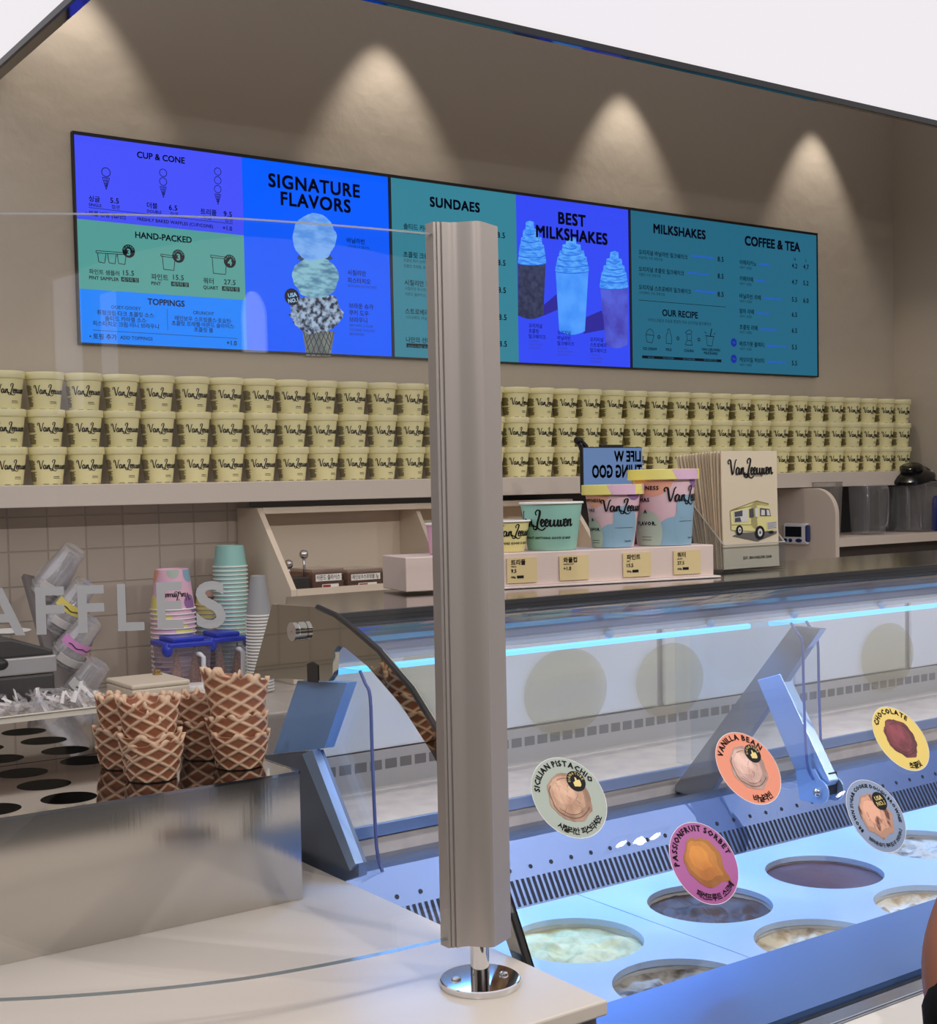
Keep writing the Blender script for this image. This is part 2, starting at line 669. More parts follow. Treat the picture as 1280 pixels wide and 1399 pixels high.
L.new(bp.outputs[0], b.inputs['Normal'])
struct(obj('wall_tiles', MB().box((-1.5, 3.688, 0.95), (1.80, 3.70, 1.475)), tile))
struct(obj('wall_shaded', MB().box((1.80, 3.690, 0.95), (4.892, 3.70, 1.475)), mat('under_shelf_shade', (44, 42, 42), 0.3)))

# back counter
bc = MB().box((-1.5, 2.95, 0.91), (4.89, 3.688, 0.95))
tag(obj('back_counter', MB().box((-1.5, 2.97, 0.0), (4.89, 3.685, 0.95)), mat('back_counter_top', (196, 186, 176), 0.35), bevel=0.004), 'long beige back counter against the tiled wall, below the shelf of cups', 'counter')

# shelf carrying the paper cups
SHZ = 1.524
tag(obj('wall_shelf', MB().box((-1.2, 3.50, SHZ - 0.058), (4.885, 3.698, SHZ)), CREAM, bevel=0.002),
    'long cream wall shelf carrying three rows of yellow ice cream cups', 'shelf')


# ------------------------------------------------------------------ cups on the shelf
def cone_map(r0, r1, H, off=0.0006, phi0=0.0):
    """(arc length at mid height, height) -> point on a tapering wall that faces -Y"""
    rm = (r0 + r1) / 2

    def fn(u, v):
        v = max(0.0005, min(H - 0.0005, v))
        r = r0 + (r1 - r0) * v / H + off
        a = u / rm + phi0
        return (r * math.sin(a), -r * math.cos(a), v)
    return fn


CUPY = mat('cup_yellow', (240, 233, 178), 0.55)
CUPT = mat('cup_small_print', (128, 116, 78), 0.6)


def wall_cup():
    t = thing('ice_cream_cup', 'x', 'cup')
    H = 0.0865
    r0, r1 = 0.0375, 0.0485
    mb = MB().use(CUPY)
    mb.lathe([(0.001, 0.003), (r0 - 0.002, 0.003), (r0 - 0.001, 0.0), (r0, 0.001), (r1, H)], 36)
    mb.use(INK)
    rm = (r0 + r1) / 2
    fn = cone_map(r0, r1, H)
    w = 2.05 * rm
    lv, lf = logo2d(-0.90 * rm, 0, w, 4)
    mb.mapped(([(x, 0.043 + y * 1.12) for x, y in lv], lf), fn)
    for x, z, l, h in ((0.05, 0.0215, 0.019, 0.0016), (0.045, 0.0175, 0.022, 0.0011), (-0.62, 0.0022, 0.016, 0.0012), (0.0, 0.0022, 0.019, 0.0012), (0.62, 0.0022, 0.012, 0.0012)):
        mb.mapped(rect2d(x * rm, z, x * rm + l, z + h, 4, 1), fn)
    mb.use(CUPT)
    rnd = random.Random(3)
    z = 0.010
    while z < 0.066:
        if not 0.034 < z < 0.040:
            mb.mapped(rect2d(-1.9 * rm, z, -1.9 * rm + 0.029 + rnd.random() * 0.008, z + 0.0019, 5, 1), fn)
        z += 0.0024
    body = obj('body', mb, None, t, smooth=True, sharp=35)
    lid = MB().lathe([(0.0475, 0.0825), (0.0514, 0.0825), (0.0520, 0.0835), (0.0520, 0.100), (0.0512, 0.1018), (0.0492, 0.1015), (0.0482, 0.0997), (0.001, 0.0997)], 36)
    obj('lid', lid, mat('cup_lid_yellow', (238, 231, 182), 0.5), t, smooth=True, sharp=35)
    return t


ORD = ['first', 'second', 'third', 'fourth', 'fifth', 'sixth', 'seventh', 'eighth', 'ninth', 'tenth', 'eleventh', 'twelfth', 'thirteenth', 'fourteenth', 'fifteenth',
       'sixteenth', 'seventeenth', 'eighteenth', 'nineteenth', 'twentieth', 'twenty-first', 'twenty-second', 'twenty-third', 'twenty-fourth']
cup0 = wall_cup()
rnd = random.Random(11)
NC = 36
xs = [1.060 + 0.1056 * k if k < 16 else 2.7496 + 0.1079 * (k - 16) for k in range(NC)]
for row, rn in enumerate(('bottom', 'middle', 'top')):
    for k, x in enumerate(xs):
        if k <= 12:
            lab = 'yellow ice cream cup, %s row, %s from the left end' % (rn, ORD[k])
        elif k >= 16:
            lab = 'yellow ice cream cup, %s row, %s from the right end' % (rn, ORD[35 - k])
        else:
            lab = 'yellow ice cream cup, %s row behind the grey post, %s one there' % (rn, ('left', 'middle', 'right')[k - 13])
        if row == 0 and k == 0:
            c = cup0
        else:
            c = dup(cup0)
        c.location = (x + 0.004 + rnd.uniform(-0.0006, 0.0006), 3.612 + rnd.uniform(-0.003, 0.003), SHZ + row * 0.0998)
        c.rotation_euler = (0, 0, rnd.uniform(-0.16, 0.13))
        c['label'] = lab
        c['group'] = 'yellow ice cream cups on the wall shelf'
# ------------------------------------------------------------------ menu screens
YS = 3.686
_k = YS / 3.66
SX0, SW, SZ0, SZ1 = 1.285 * _k, 1.0222 * _k, 1.5 + 0.4125 * _k, 1.5 + 0.9935 * _k


class Screen:
    def __init__(s, label, k, depth_layers=True):
        s.x0, s.x1 = SX0 + k * SW, SX0 + (k + 1) * SW
        s.t = thing('menu_screen', label, 'menu screen', ((s.x0 + s.x1) / 2, 3.70, SZ0), group='menu screens on the back wall')
        fr = MB()
        fr.box((s.x0, YS + 0.001, SZ0), (s.x1, 3.699, SZ1))
        obj('housing', fr, BLACK, s.t, world=True)
        b = 0.0045
        for a, c in (((s.x0, SZ1 - 2 * b), (s.x1, SZ1)), ((s.x0, SZ0), (s.x1, SZ0 + b)), ((s.x0, SZ0), (s.x0 + b, SZ1)), ((s.x1 - b, SZ0), (s.x1, SZ1))):
            pass
        bz = MB()
        bz.box((s.x0, YS - 0.004, SZ1 - 2 * b), (s.x1, YS + 0.002, SZ1)).box((s.x0, YS - 0.004, SZ0), (s.x1, YS + 0.002, SZ0 + b))
        bz.box((s.x0, YS - 0.004, SZ0 + b), (s.x0 + b, YS + 0.002, SZ1 - 2 * b)).box((s.x1 - b, YS - 0.004, SZ0 + b), (s.x1, YS + 0.002, SZ1 - 2 * b))
        obj('bezel', bz, BLACK, s.t, world=True)
        s.lay = {}

    def mb(s, part):
        return s.lay.setdefault(part, MB())

    def fn(s, layer):
        y = YS - 0.0003 * layer
        return lambda u, v: (u, y, v)

    def put(s, part, m, layer, vf):
        s.mb(part).use(m).mapped(vf, s.fn(layer))

    def done(s):
        for p, mb in s.lay.items():
            obj(p, mb, None, s.t, world=True)


def P(px, py):
    q = at(px, py, Y=YS)
    return q.x, q.z


def px2(px, py, n):
    return n / ppm(at(px, py, Y=YS))


def scr(name, rgb, e=1.0):
    return mat('screen_' + name, rgb, 0.5, emit=e, spec=0.05)


S_INK = scr('ink', (8, 10, 26))
S_PURPLE = scr('purple', (70, 82, 250))
S_SAGE = scr('sage', (84, 158, 152))
S_SKY = scr('sky', (0, 132, 255))
S_BLUE = scr('blue', (0, 92, 255))
S_TEAL = scr('teal', (54, 128, 148))
S_VIOLET = scr('violet', (52, 74, 244))
S_DTEAL = scr('dark_teal', (36, 100, 126))
S_LINK = scr('link_blue', (44, 84, 235))
S_PALE = scr('pale', (150, 190, 225))
S_DIM = scr('dim_ink', (12, 44, 110))
S_DIM2 = scr('dim_violet', (60, 66, 150))


KH = 0.88            # hangul glyphs fill more of their em than capitals


def T(S, body, px, py, h, align='L', bold=0.025, m=None, part='menu_text', space=1.0, layer=4, sx=1.0, rot=0.0, res=2):
    x, z = P(px, py)
    if any(ord(ch) > 0xABFF for ch in body):
        h *= KH
    S.put(part, m or S_INK, layer, text2d(body, x, z, px2(px, py, h), align, bold, res, space, rot, sx))


def rectpx(S, part, m, layer, p0, p1):
    a, b = P(*p0), P(*p1)
    S.put(part, m, layer, rect2d(a[0], b[1], b[0], a[1]))


def linepx(S, part, m, pts, w, layer=4):
    q = [P(*p) for p in pts]
    S.put(part, m, layer, line2d(q, px2(*pts[0], w)))


# --- left screen
A = Screen('left menu screen: cup and cone prices, toppings and signature flavors cone', 0)
bx = P(334, 360)[0]
z1, z2 = P(333, 321.5)[1], P(335, 410)[1]
e = 0.0045
A.put('display', S_PURPLE, 1, rect2d(A.x0 + e, z1, bx, SZ1 - 2 * e))
A.put('display', S_SAGE, 1, rect2d(A.x0 + e, z2, bx, z1))
A.put('display', S_SKY, 1, rect2d(A.x0 + e, SZ0 + e, bx, z2))
A.put('display', S_BLUE, 1, rect2d(bx, SZ0 + e, A.x1 - e, SZ1 - 2 * e))
T(A, 'CUP & CONE', 220, 219.5, 8.2, 'C', 0.035, res=3)


def cone_icon(S, cx, circles, r, y0, y1, hw):
    for cy in circles:
        x, z = P(cx, cy)
        R = px2(cx, cy, r)
        S.put('menu_picture', S_INK, 4, ring2d(x, z, R * 0.84, R))
    (xa, za), (_, zb) = P(cx, y0), P(cx, y1)
    w = px2(cx, y0, hw)
    lw = w * 0.13
    S.put('menu_picture', S_INK, 4, line2d([(xa - w, za), (xa + w, za), (xa, zb), (xa - w, za)], lw * 1.3))
    for k in (0.25, 0.5, 0.72):
        z = za + (zb - za) * k
        S.put('menu_picture', S_INK, 4, line2d([(xa - w * (1 - k), z), (xa + w * (1 - k), z)], lw))
    for d in (-0.4, 0.1, 0.5):
        S.put('menu_picture', S_INK, 4, line2d([(xa + w * d, za), (xa + w * d * 0.25, za + (zb - za) * 0.75)], lw))


cone_icon(A, 144.5, (235.4,), 6.5, 243, 259, 5)
cone_icon(A, 222.6, (236.3, 248.2), 5.6, 255.3, 270, 4.6)
cone_icon(A, 297.2, (234.5, 246.4, 258.5), 5.4, 265.5, 279.5, 4.5)
for nm, en, pr, x, y, xp, yp in (('싱글', 'SINGLE', '5.5', 121.2, 274.5, 150.5, 277), ('더블', 'DOUBLE', '6.5', 200.6, 283.4, 230.5, 286.7), ('트리플', 'TRIPLE', '9.5', 273.8, 292, 305.3, 295.4)):
    T(A, nm, x, y, 7.0)
    T(A, en, x, y + 6.8, 3.9, bold=0.02)
    T(A, pr, xp, yp, 6.9, space=1.1)
    T(A, '컵/콘', xp + 2, yp + 7.6, 4.6, bold=0.01)
linepx(A, 'menu_text', S_DIM, [(121, 283.5), (318, 306)], 0.8)
T(A, '• 와플 변경 (컵/콘)', 116.6, 293.5, 6.0)
T(A, 'FRESHLY BAKED WAFFLES (CUP/CONE)', 240, 306.5, 4.4, 'C', 0.02)
T(A, '+1.0', 304, 314, 5.6)
T(A, 'HAND-PACKED', 223.7, 328.5, 8.2, 'C', 0.035, res=3)
for bx0, by, n in ((175.6, 343.2, '3'), (243.6, 350, '3'), (313.8, 357, '4')):
    x, z = P(bx0, by)
    A.put('menu_picture', S_INK, 3, disc2d(x, z, px2(bx0, by, 9)))
    T(A, n, bx0, by + 5.5, 8.4, 'C', 0.05, S_SAGE, 'menu_picture', layer=5)
    A.put('menu_picture', S_SAGE, 5, arc2d('FLAVORS', px2(bx0, by, 5.6), PI / 2, px2(bx0, by, 2.3), cx=x, cy=z))
for x0, x1, y0, y1 in ((133, 144.5, 345.5, 358), (146.8, 158.5, 346.5, 359), (160, 172, 347.5, 360), (221.5, 239, 349, 368), (289.5, 309.5, 351, 373.5)):
    linepx(A, 'menu_picture', S_INK, [(x0, y0), (x0 + 1.8, y1), (x1 - 1.6, y1 + 1.5), (x1, y0 + 1.5)], 1.0)
for x0, x1, y in ((131, 172, 342.5), (219.5, 238, 347), (287.5, 309, 348.5)):
    linepx(A, 'menu_picture', S_INK, [(x0, y), (x1, y + 3), (x1, y + 5.5), (x0, y + 3), (x0, y)], 0.9)
for nm, en, pr, x, y, xp, yp in (('파인트 샘플러', 'PINT SAMPLER', '15.5', 121.6, 373.5, 168, 375.8), ('파인트', 'PINT', '15.5', 206.5, 381.3, 236.3, 382), ('쿼터', 'QUART', '27.5', 277.4, 386.8, 305.8, 388.4)):
    T(A, nm, x, y, 6.0 if len(nm) > 4 else 7.2)
    T(A, en, x, y + 7.8, 4.6, bold=0.035)
    T(A, pr, xp, yp, 6.8, space=1.08)
    rectpx(A, 'menu_text', S_INK, 3, (xp - 2.8, yp + 2.5), (xp + 21.5, yp + 10.5))
    T(A, '세가지 맛', xp + 9.4, yp + 8.8, 4.6, 'C', 0.01, S_SAGE, layer=5)
T(A, 'TOPPINGS', 227, 417.5, 8, 'C', 0.035, res=3)
T(A, 'OOEY-GOOEY', 172, 422.8, 4.5, 'C', 0.01)
for k, sx in enumerate(('휘핑크림·다크 초콜릿 소스·', '솔티드 카라멜 소스·', '피스타치오 크림·미니 브라우니')):
    T(A, sx, 172.4, 431.8 + 7.4 * k, 5.9, 'C', 0.015)
T(A, 'CRUNCHY', 278, 430, 4.5, 'C', 0.01)
for k, sx in enumerate(('레인보우 스프링클스·포요틴·', '초콜릿 프레첼·아몬드 슬라이스·', '초콜릿 볼')):
    T(A, sx, 278, 439.4 + 7.0 * k, 5.7, 'C', 0.015)
linepx(A, 'menu_text', S_DIM, [(228, 422), (229, 451)], 0.6)
linepx(A, 'menu_text', S_DIM, [(127, 451), (324, 462.5)], 0.7)
T(A, '• 토핑 추가', 122, 462.3, 6.8)
T(A, 'ADD TOPPINGS', 164, 463.2, 4.6, bold=0.015)
T(A, '+1.0', 309.5, 471.2, 6.0)
T(A, 'SIGNATURE', 430.4, 262.5, 17.4, 'C', 0.04, space=1.1, res=4)
T(A, 'FLAVORS', 432, 285.2, 17.4, 'C', 0.04, space=1.1, res=4)
for sx, x, y, h, m, bo in (('바닐라빈', 473.5, 331, 6.4, None, .02), ('VANILLA BEAN', 474.7, 337.8, 3.6, S_DIM, 0), ('시칠리안', 474.7, 375, 6.4, None, .02), ('피스타치오', 474.7, 385.6, 6.4, None, .02),
                           ('SICILIAN PISTACHIO', 475.4, 391.8, 3.5, S_DIM, 0), ('브라운 슈가', 476.5, 420.4, 6.4, None, .02), ('쿠키 도우', 476.5, 430, 6.4, None, .02), ('브라우니', 477, 439.4, 6.4, None, .02),
                           ('BROWN SUGAR', 477.5, 446, 3.6, S_DIM, 0), ('COOKIE DOUGH', 477.5, 452, 3.6, S_DIM, 0), ('BROWNIE', 477.5, 458, 3.6, S_DIM, 0)):
    T(A, sx, x, y, h, bold=bo, m=m)


def blob(cx, cy, rx, ry, seed, rag=0.05, n=64, fl=0.0):
    """ragged outline in photo pixels -> polygon in screen metres"""
    pts = []
    for i in range(n):
        a = 2 * PI * i / n
        k = 1 + rag * (noise.noise(Vector((math.cos(a) * 2.2 + seed, math.sin(a) * 2.2, seed * 1.7))) * 1.6 + 0.5 * noise.noise(Vector((math.cos(a) * 7 + seed, math.sin(a) * 7, seed))))
        low = max(0, -math.sin(a))
        pts.append(P(cx + rx * k * math.cos(a) * (1 + fl * low ** 3), cy - ry * k * math.sin(a)))
    return pts


def fan(pts):
    cx = sum(p[0] for p in pts) / len(pts)
    cy = sum(p[1] for p in pts) / len(pts)
    return [(cx, cy)] + pts, [(0, i + 1, (i + 1) % len(pts) + 1) for i in range(len(pts))]


def photo_mat(name, c1, c2, scale, lo=0.35, hi=0.65, stretch=(1, 1, 1)):
    if 'screen_' + name in MATS:
        return MATS['screen_' + name]
    return add_mottle(scr(name, c1), c2, scale, 8, lo, hi, stretch, emit=True)


wafm = photo_mat('waffle', (88, 96, 100), (120, 128, 122), 30)
q = [P(412.6, 450), P(457, 453), P(451.5, 486.8), P(418.4, 486.2)]
A.put('menu_picture', wafm, 2, poly2d(q[::-1]))
wl = scr('waffle_line', (44, 50, 66))
for k in range(7):
    linepx(A, 'menu_picture', wl, [(414 + 6 * k, 452), (min(452, 424 + 7.5 * k), min(486, 486 - 0 if k < 4 else 486 - (k - 3) * 8))], 1.1, layer=3)
    linepx(A, 'menu_picture', wl, [(456 - 6 * k, 453), (max(418.6, 447 - 7.5 * k), min(486, 486 - 0 if k < 4 else 486 - (k - 3) * 8))], 1.1, layer=3)
A.put('menu_picture', photo_mat('scoop_cookie', (30, 38, 60), (160, 184, 212), 60, 0.40, 0.60), 3, fan(blob(431.5, 428, 35, 26, 4.1, 0.16, 90, 0.16)))
A.put('menu_picture', photo_mat('scoop_pistachio', (74, 122, 158), (136, 190, 208), 42, 0.38, 0.6, (0.6, 1, 1.6)), 4, fan(blob(430.5, 379, 31, 28, 2.3, 0.07)))
A.put('menu_picture', scr('scoop_shadow', (40, 66, 96)), 3, fan(blob(430, 352, 24, 6, 9, 0.1)))
A.put('menu_picture', photo_mat('scoop_vanilla', (92, 150, 232), (126, 178, 246), 38, 0.38, 0.62, (0.6, 1, 1.6)), 5, fan(blob(429, 324, 29.5, 32, 1.2, 0.06, fl=0.08)))
x, z = P(398.5, 405.7)
A.put('menu_picture', S_INK, 6, disc2d(x, z, px2(398, 405, 11.4)))
T(A, 'USA', 399.5, 405.5, 5.2, 'C', 0.05, S_PALE, 'menu_picture', layer=7, rot=0.2)
T(A, 'NO.1', 400.5, 413, 5.2, 'C', 0.05, S_PALE, 'menu_picture', layer=7, rot=0.2)
A.done()

# --- middle screen
B = Screen('middle menu screen: sundaes list and best milkshakes picture', 1)
bx = P(707, 400)[0]
B.put('display', S_TEAL, 1, rect2d(B.x0 + e, SZ0 + e, bx, SZ1 - 2 * e))
B.put('display', S_VIOLET, 1, rect2d(bx, SZ0 + e, B.x1 - e, SZ1 - 2 * e))
T(B, 'SUNDAES', 621.6, 286, 12.6, 'C', 0.052, res=4, space=1.1)
rows = (('솔티드 카라멜 선데이', 'SALTED CARAMEL SUNDAE', ('바닐라빈, 솔티드 카라멜 소스, 휘핑크림',), 551, 312, 678.7, 324.5),
        ('초콜릿 크런치 선데이', 'CHOCOLATE CRUNCH SUNDAE', ('초콜릿 퍼지 브라우니, 바닐라빈', '초콜릿 프레첼, 초콜릿 볼'), 550.7, 350.5, 679.5, 362.2),
        ('시칠리안 피스타치오 선데이', 'SICILIAN PISTACHIO SUNDAE', ('시칠리안 피스타치오, 크림', '아몬드 슬라이스, 휘핑크림'), 552.6, 389, 680, 399.6),
        ('스트로베리 타르트 선데이', 'STRAWBERRY TART SUNDAE', ('스트로베리, 바닐라빈, 휘핑크림',), 553.4, 428.3, 680.9, 436.7),
        ('나만의 선데이', 'MAKE YOUR OWN', (), 554.4, 467, 681.4, 473.2))
for nm, en, sub, x, y, xp, yp in rows:
    T(B, nm, x, y, 6.9, bold=0.02)
    x2 = x + txt(nm, 0.02, 1)[2] * 6.9 * 0.80 * KH
    T(B, en, x2 + 4, y + 2.3, 3.0, m=S_LINK, bold=0.02)
    for k, sb in enumerate(sub):
        T(B, sb, x + 0.5, y + 6.8 + 7.6 * k, 4.0, bold=0.0)
    T(B, '8.5', xp, yp, 7.6, space=1.1)
rectpx(B, 'menu_text', S_INK, 3, (555, 469), (620, 478))
T(B, '아이스크림 맛+토핑 선택', 557, 475.5, 4.2, bold=0, m=S_TEAL, layer=5)
T(B, 'BEST', 781, 307.5, 15.2, 'C', 0.052, res=4, layer=8, space=1.1)
T(B, 'MILKSHAKES', 781.5, 329, 15.2, 'C', 0.052, res=4, layer=8, space=1.05)
shd = scr('shake_shadow', (46, 42, 150))
for pts in ([(741, 418), (760, 402), (762, 423), (741, 432)], [(799, 434), (822, 424), (828, 450), (797, 456)]):
    B.put('menu_picture', shd, 2, poly2d([P(*p) for p in pts][::-1]))
crm = photo_mat('whip', (52, 128, 238), (92, 170, 252), 60, 0.4, 0.6, (0.5, 1, 2.2))
cup1 = photo_mat('choc_shake', (44, 48, 74), (62, 68, 100), 50)
cup2 = photo_mat('vanilla_shake', (60, 138, 246), (84, 160, 255), 12)
cup3 = photo_mat('berry_shake', (70, 66, 176), (84, 96, 216), 14)
for (tx, ty, l, r, yt, bl, brr, yb, cm) in ((722, 303, 707, 746, 356, 707.4, 742, 436, cup1), (779, 325, 758, 804.5, 367, 763.7, 798.8, 457.5, cup2), (839, 344, 818.5, 858, 389, 827.5, 857.2, 476, cup3)):
    body = [P(l + 0.5, yt - 3), P(bl, yb - 5)] + [P(bl + (brr - bl) * k / 8, yb - 5 + 5 * math.sin(PI * k / 8)) for k in range(1, 8)] + [P(brr, yb - 5), P(r - 0.5, yt - 3)]
    B.put('menu_picture', cm, 3, fan(body))
    sw = scr('whip_line', (34, 92, 214))
    for k in range(5):
        f = k / 5
        g_ = f ** 1.7
        wl_ = (l + (tx - l) * g_, r + (tx - r) * g_)
        y0 = yt + 3 - (yt - ty) * f * 0.98
        pts = [P(wl_[0] + (wl_[1] - wl_[0]) * (0.5 - 0.5 * math.cos(PI * j / 14)), y0 + 3.5 * math.sin(PI * j / 14)) for j in range(15)]
        top = [P(wl_[1] - (wl_[1] - wl_[0]) * (0.05 + 0.90 * j / 10), y0 - (yt - ty) * 0.26 - 2 * math.sin(PI * j / 10)) for j in range(11)]
        B.put('menu_picture', crm, 4 + 0.3 * k, fan(pts + top))
        B.put('menu_picture', sw, 4.15 + 0.3 * k, line2d(pts, px2(tx, y0, 0.9)))
    B.put('menu_picture', crm, 5.6, fan([P(tx - 5, ty + 12), P(tx - 1, ty + 3), P(tx + 0.5, ty - 2), P(tx + 1.5, ty + 4), P(tx + 6, ty + 12)]))
for names, eng, x, y in ((('오리지널', '초콜릿', '밀크쉐이크'), ('ORIGINAL', 'CHOCOLATE', 'MILKSHAKE'), 721.8, 447), (('오리지널', '바닐라빈', '밀크쉐이크'), ('ORIGINAL', 'VANILLA BEAN', 'MILKSHAKE'), 761, 456.5), (('오리지널', '스트로베리', '밀크쉐이크'), ('ORIGINAL', 'STRAWBERRY', 'MILKSHAKE'), 805.7, 466)):
    for k in range(3):
        T(B, names[k], x, y + 7.4 * k, 5.2, bold=0.01, layer=8)
        T(B, eng[k], x + 0.3, y + 20 + 4.6 * k, 2.7, bold=0, m=S_DIM2, layer=8)
B.done()

# --- right screen
C3 = Screen('right menu screen: milkshakes, recipe icons and coffee and tea prices', 2)
C3.put('display', S_DTEAL, 1, rect2d(C3.x0 + e, SZ0 + e, C3.x1 - e, SZ1 - 2 * e))
T(C3, 'MILKSHAKES', 928.6, 322.5, 11.8, 'C', 0.052, res=4, space=1.05)
for nm, en, sub, y in (('오리지널 바닐라빈 밀크쉐이크', 'ORIGINAL VANILLA BEAN', '바닐라빈, 우유, 휘핑크림', 346.8), ('오리지널 초콜릿 밀크쉐이크', 'ORIGINAL CHOCOLATE', '초콜릿, 우유, 휘핑크림', 370), ('오리지널 스트로베리 밀크쉐이크', 'ORIGINAL STRAWBERRY', '스트로베리, 우유, 휘핑크림', 394.8)):
    T(C3, nm, 872.3, y, 5.9, bold=0.02)
    x2 = 872.3 + txt(nm, 0.02, 1)[2] * 5.9 * 0.74 * KH
    T(C3, en, x2 + 3, y + 3.8, 2.9, m=S_LINK, bold=0.02, sx=0.9)
    T(C3, sub, 872.5, y + 6.2, 3.5, bold=0.0)
    T(C3, '8.5', 980, y + 10.2, 6.6, space=1.08)
linepx(C3, 'menu_text', S_INK, [(872.3, 410), (991, 419.5)], 0.7)
T(C3, 'OUR RECIPE', 929, 433.2, 8.6, 'C', 0.035, res=3)
T(C3, '아이스크림과 우유로 완성한 미국 오리지널 밀크쉐이크', 929, 442, 4.2, 'C', 0.0)


def lp(pts, w=0.8):
    linepx(C3, 'menu_picture', S_INK, pts, w)


lp([(882, 457), (883.5, 467), (890.5, 468.5), (893, 458.5), (887, 457.5), (882, 457)])
for k in range(9):
    a0, a1 = PI * k / 9, PI * (k + 1) / 9
    lp([(887.6 + 5.2 * math.cos(a0), 457.6 - 8 * math.sin(a0)), (887.6 + 5.2 * math.cos(a1), 457.6 - 8 * math.sin(a1))])
lp([(911.8, 449.5), (911.8, 454), (909.8, 458), (909.8, 469), (917, 470), (917, 459), (915, 454.5), (915, 450), (911.8, 449.5)])
lp([(936, 454), (941, 450.5), (945, 453), (944, 457), (937, 456), (936, 454)])
lp([(938, 457), (938.5, 465), (944, 465.5), (944.5, 458)])
lp([(938, 465), (935.5, 471), (945.5, 472), (944, 465.5)])
lp([(964.5, 459), (966, 472), (972.5, 473), (974.5, 460), (964.5, 459)])
lp([(963, 458.5), (976, 460)])
lp([(970, 459), (972, 449)], 1.6)
lp([(962, 453), (965, 456)])
lp([(977, 455), (974.5, 457)])
for x_, y_ in ((899.8, 460.4), (925.8, 462.3), (954.4, 464)):
    xx, zz = P(x_, y_)
    R = px2(x_, y_, 2.6)
    C3.put('menu_picture', S_INK, 4, ring2d(xx, zz, R * 0.55, R))
for sx, x, y in (('ICE CREAM', 887.6, 478.3), ('MILK', 913.4, 479.4), ('CHURN', 940.8, 481), ('VAN LEEUWEN', 970.8, 479.6), ('MILKSHAKE', 970.8, 484.4)):
    T(C3, sx, x, y, 3.6, 'C', 0.03)
a, b2 = P(877, 484.3), P(985.3, 496.2)
rectpx(C3, 'menu_text', S_INK, 3, (877, 485.5), (985.3, 495))
for sx, x in (('NO ICE', 889, ), ('NO POWDER', 913), ('NO STABILIZER', 941), ('NO SHORTCUTS', 970)):
    T(C3, sx, x, 489.2 + (x - 877) * 0.045, 2.7, 'C', 0.0, S_DTEAL, layer=5, sx=0.85)
T(C3, 'COFFEE & TEA', 1055.6, 339.3, 12, 'C', 0.052, res=4)
T(C3, 'H', 1085.5, 356, 3.8, 'C')
T(C3, 'L', 1101, 357.5, 3.8, 'C')
for nm, en, y, p1, p2 in (('아메리카노', 'AMERICANO', 360.9, '4.2', '4.7'), ('카페라떼', 'CAFE LATTE', 383.1, '4.7', '5.2'), ('바닐라빈 라떼', 'VANILLA BEAN LATTE', 407, '5.5', '6.0'), ('말차 라떼', 'MATCHA LATTE', 427.6, '6.5', ''), ('초콜릿 라떼', 'CHOCOLATE LATTE', 449.4, '6.5', ''),
                          ('베르가못 블랙티', 'BERGAMOT BLACK TEA', 472.2, '5.5', ''), ('캐모마일 허브티', 'CHAMOMILE HERB TEA', 494.0, '5.5', '')):
    T(C3, nm, 1010, y, 5.9, bold=0.02)
    x2 = 1010 + txt(nm, 0.02, 1)[2] * 5.9 * 0.71 * KH
    T(C3, en, x2 + 2.5, y + 1.4, 2.8, m=S_LINK, bold=0.02, sx=0.9)
    T(C3, 'HOT / ICED', 1010.5, y + 5.8, 3.2, bold=0)
    T(C3, p1, 1081.4, y + 5.0, 6.2, space=1.05)
    if p2:
        T(C3, p2, 1097, y + 6.4, 6.2, space=1.05)
nv = scr('navy', (24, 40, 150))
for y_ in (468, 490.3):
    xx, zz = P(1002.2, y_)
    C3.put('menu_picture', nv, 3, disc2d(xx, zz, px2(1002, y_, 5.8)))
    T(C3, 'TEA', 1002.2, y_ + 1.5, 2.6, 'C', 0.02, S_DTEAL, 'menu_picture', layer=5)
C3.done()
# ------------------------------------------------------------------ front counter, glass screen and its post
def proj(p):
    q = Vector(p) - EYE
    z = q.dot(_f)
    return 640 + FPX * q.dot(_r) / z, CYP - FPX * q.dot(_u) / z


COUNTER = mat('counter_top', (224, 214, 203), 0.3, spec=0.4)
ct = thing('service_counter', 'cream stone service counter with squared corner in the foreground', 'counter', (0.3, 1.8, 0))
obj('worktop', MB().prism([(-0.9, 1.144), (0.991, 1.144), (0.991, 2.48), (-0.9, 2.48)], 0.892, 0.91, 'Z'), COUNTER, ct, bevel=0.0025, world=True)
obj('base', MB().box((-0.9, 1.158, 0.0), (0.985, 2.46, 0.892)), mat('counter_base', (150, 138, 130), 0.5), ct, world=True)

gpath = [Vector((p.x, p.y)) for p in cr([(0.868, 1.280), (0.80, 1.284), (0.74, 1.290), (0.68, 1.299), (0.62, 1.312), (0.55, 1.336), (0.48, 1.367), (0.40, 1.411), (0.30, 1.478), (0.20, 1.56), (0.10, 1.66)], 6)]
glen = [0.0]
for a, b in zip(gpath, gpath[1:]):
    glen.append(glen[-1] + (b - a).length)
GZ0, GZ1, GT = 0.972, 1.787, 0.010


def gpt(s, off=0.0):
    """plan point along the glass at arc length s, pushed off towards the customer side"""
    s = max(0, min(glen[-1] - 1e-6, s))
    i = max(k for k in range(len(glen)) if glen[k] <= s)
    i = min(i, len(gpath) - 2)
    t = (s - glen[i]) / (glen[i + 1] - glen[i])
    p = gpath[i].lerp(gpath[i + 1], t)
    d = (gpath[i + 1] - gpath[i]).normalized()
    n = Vector((d.y, -d.x))
    if n.y > 0:
        n = -n
    return p + n * off


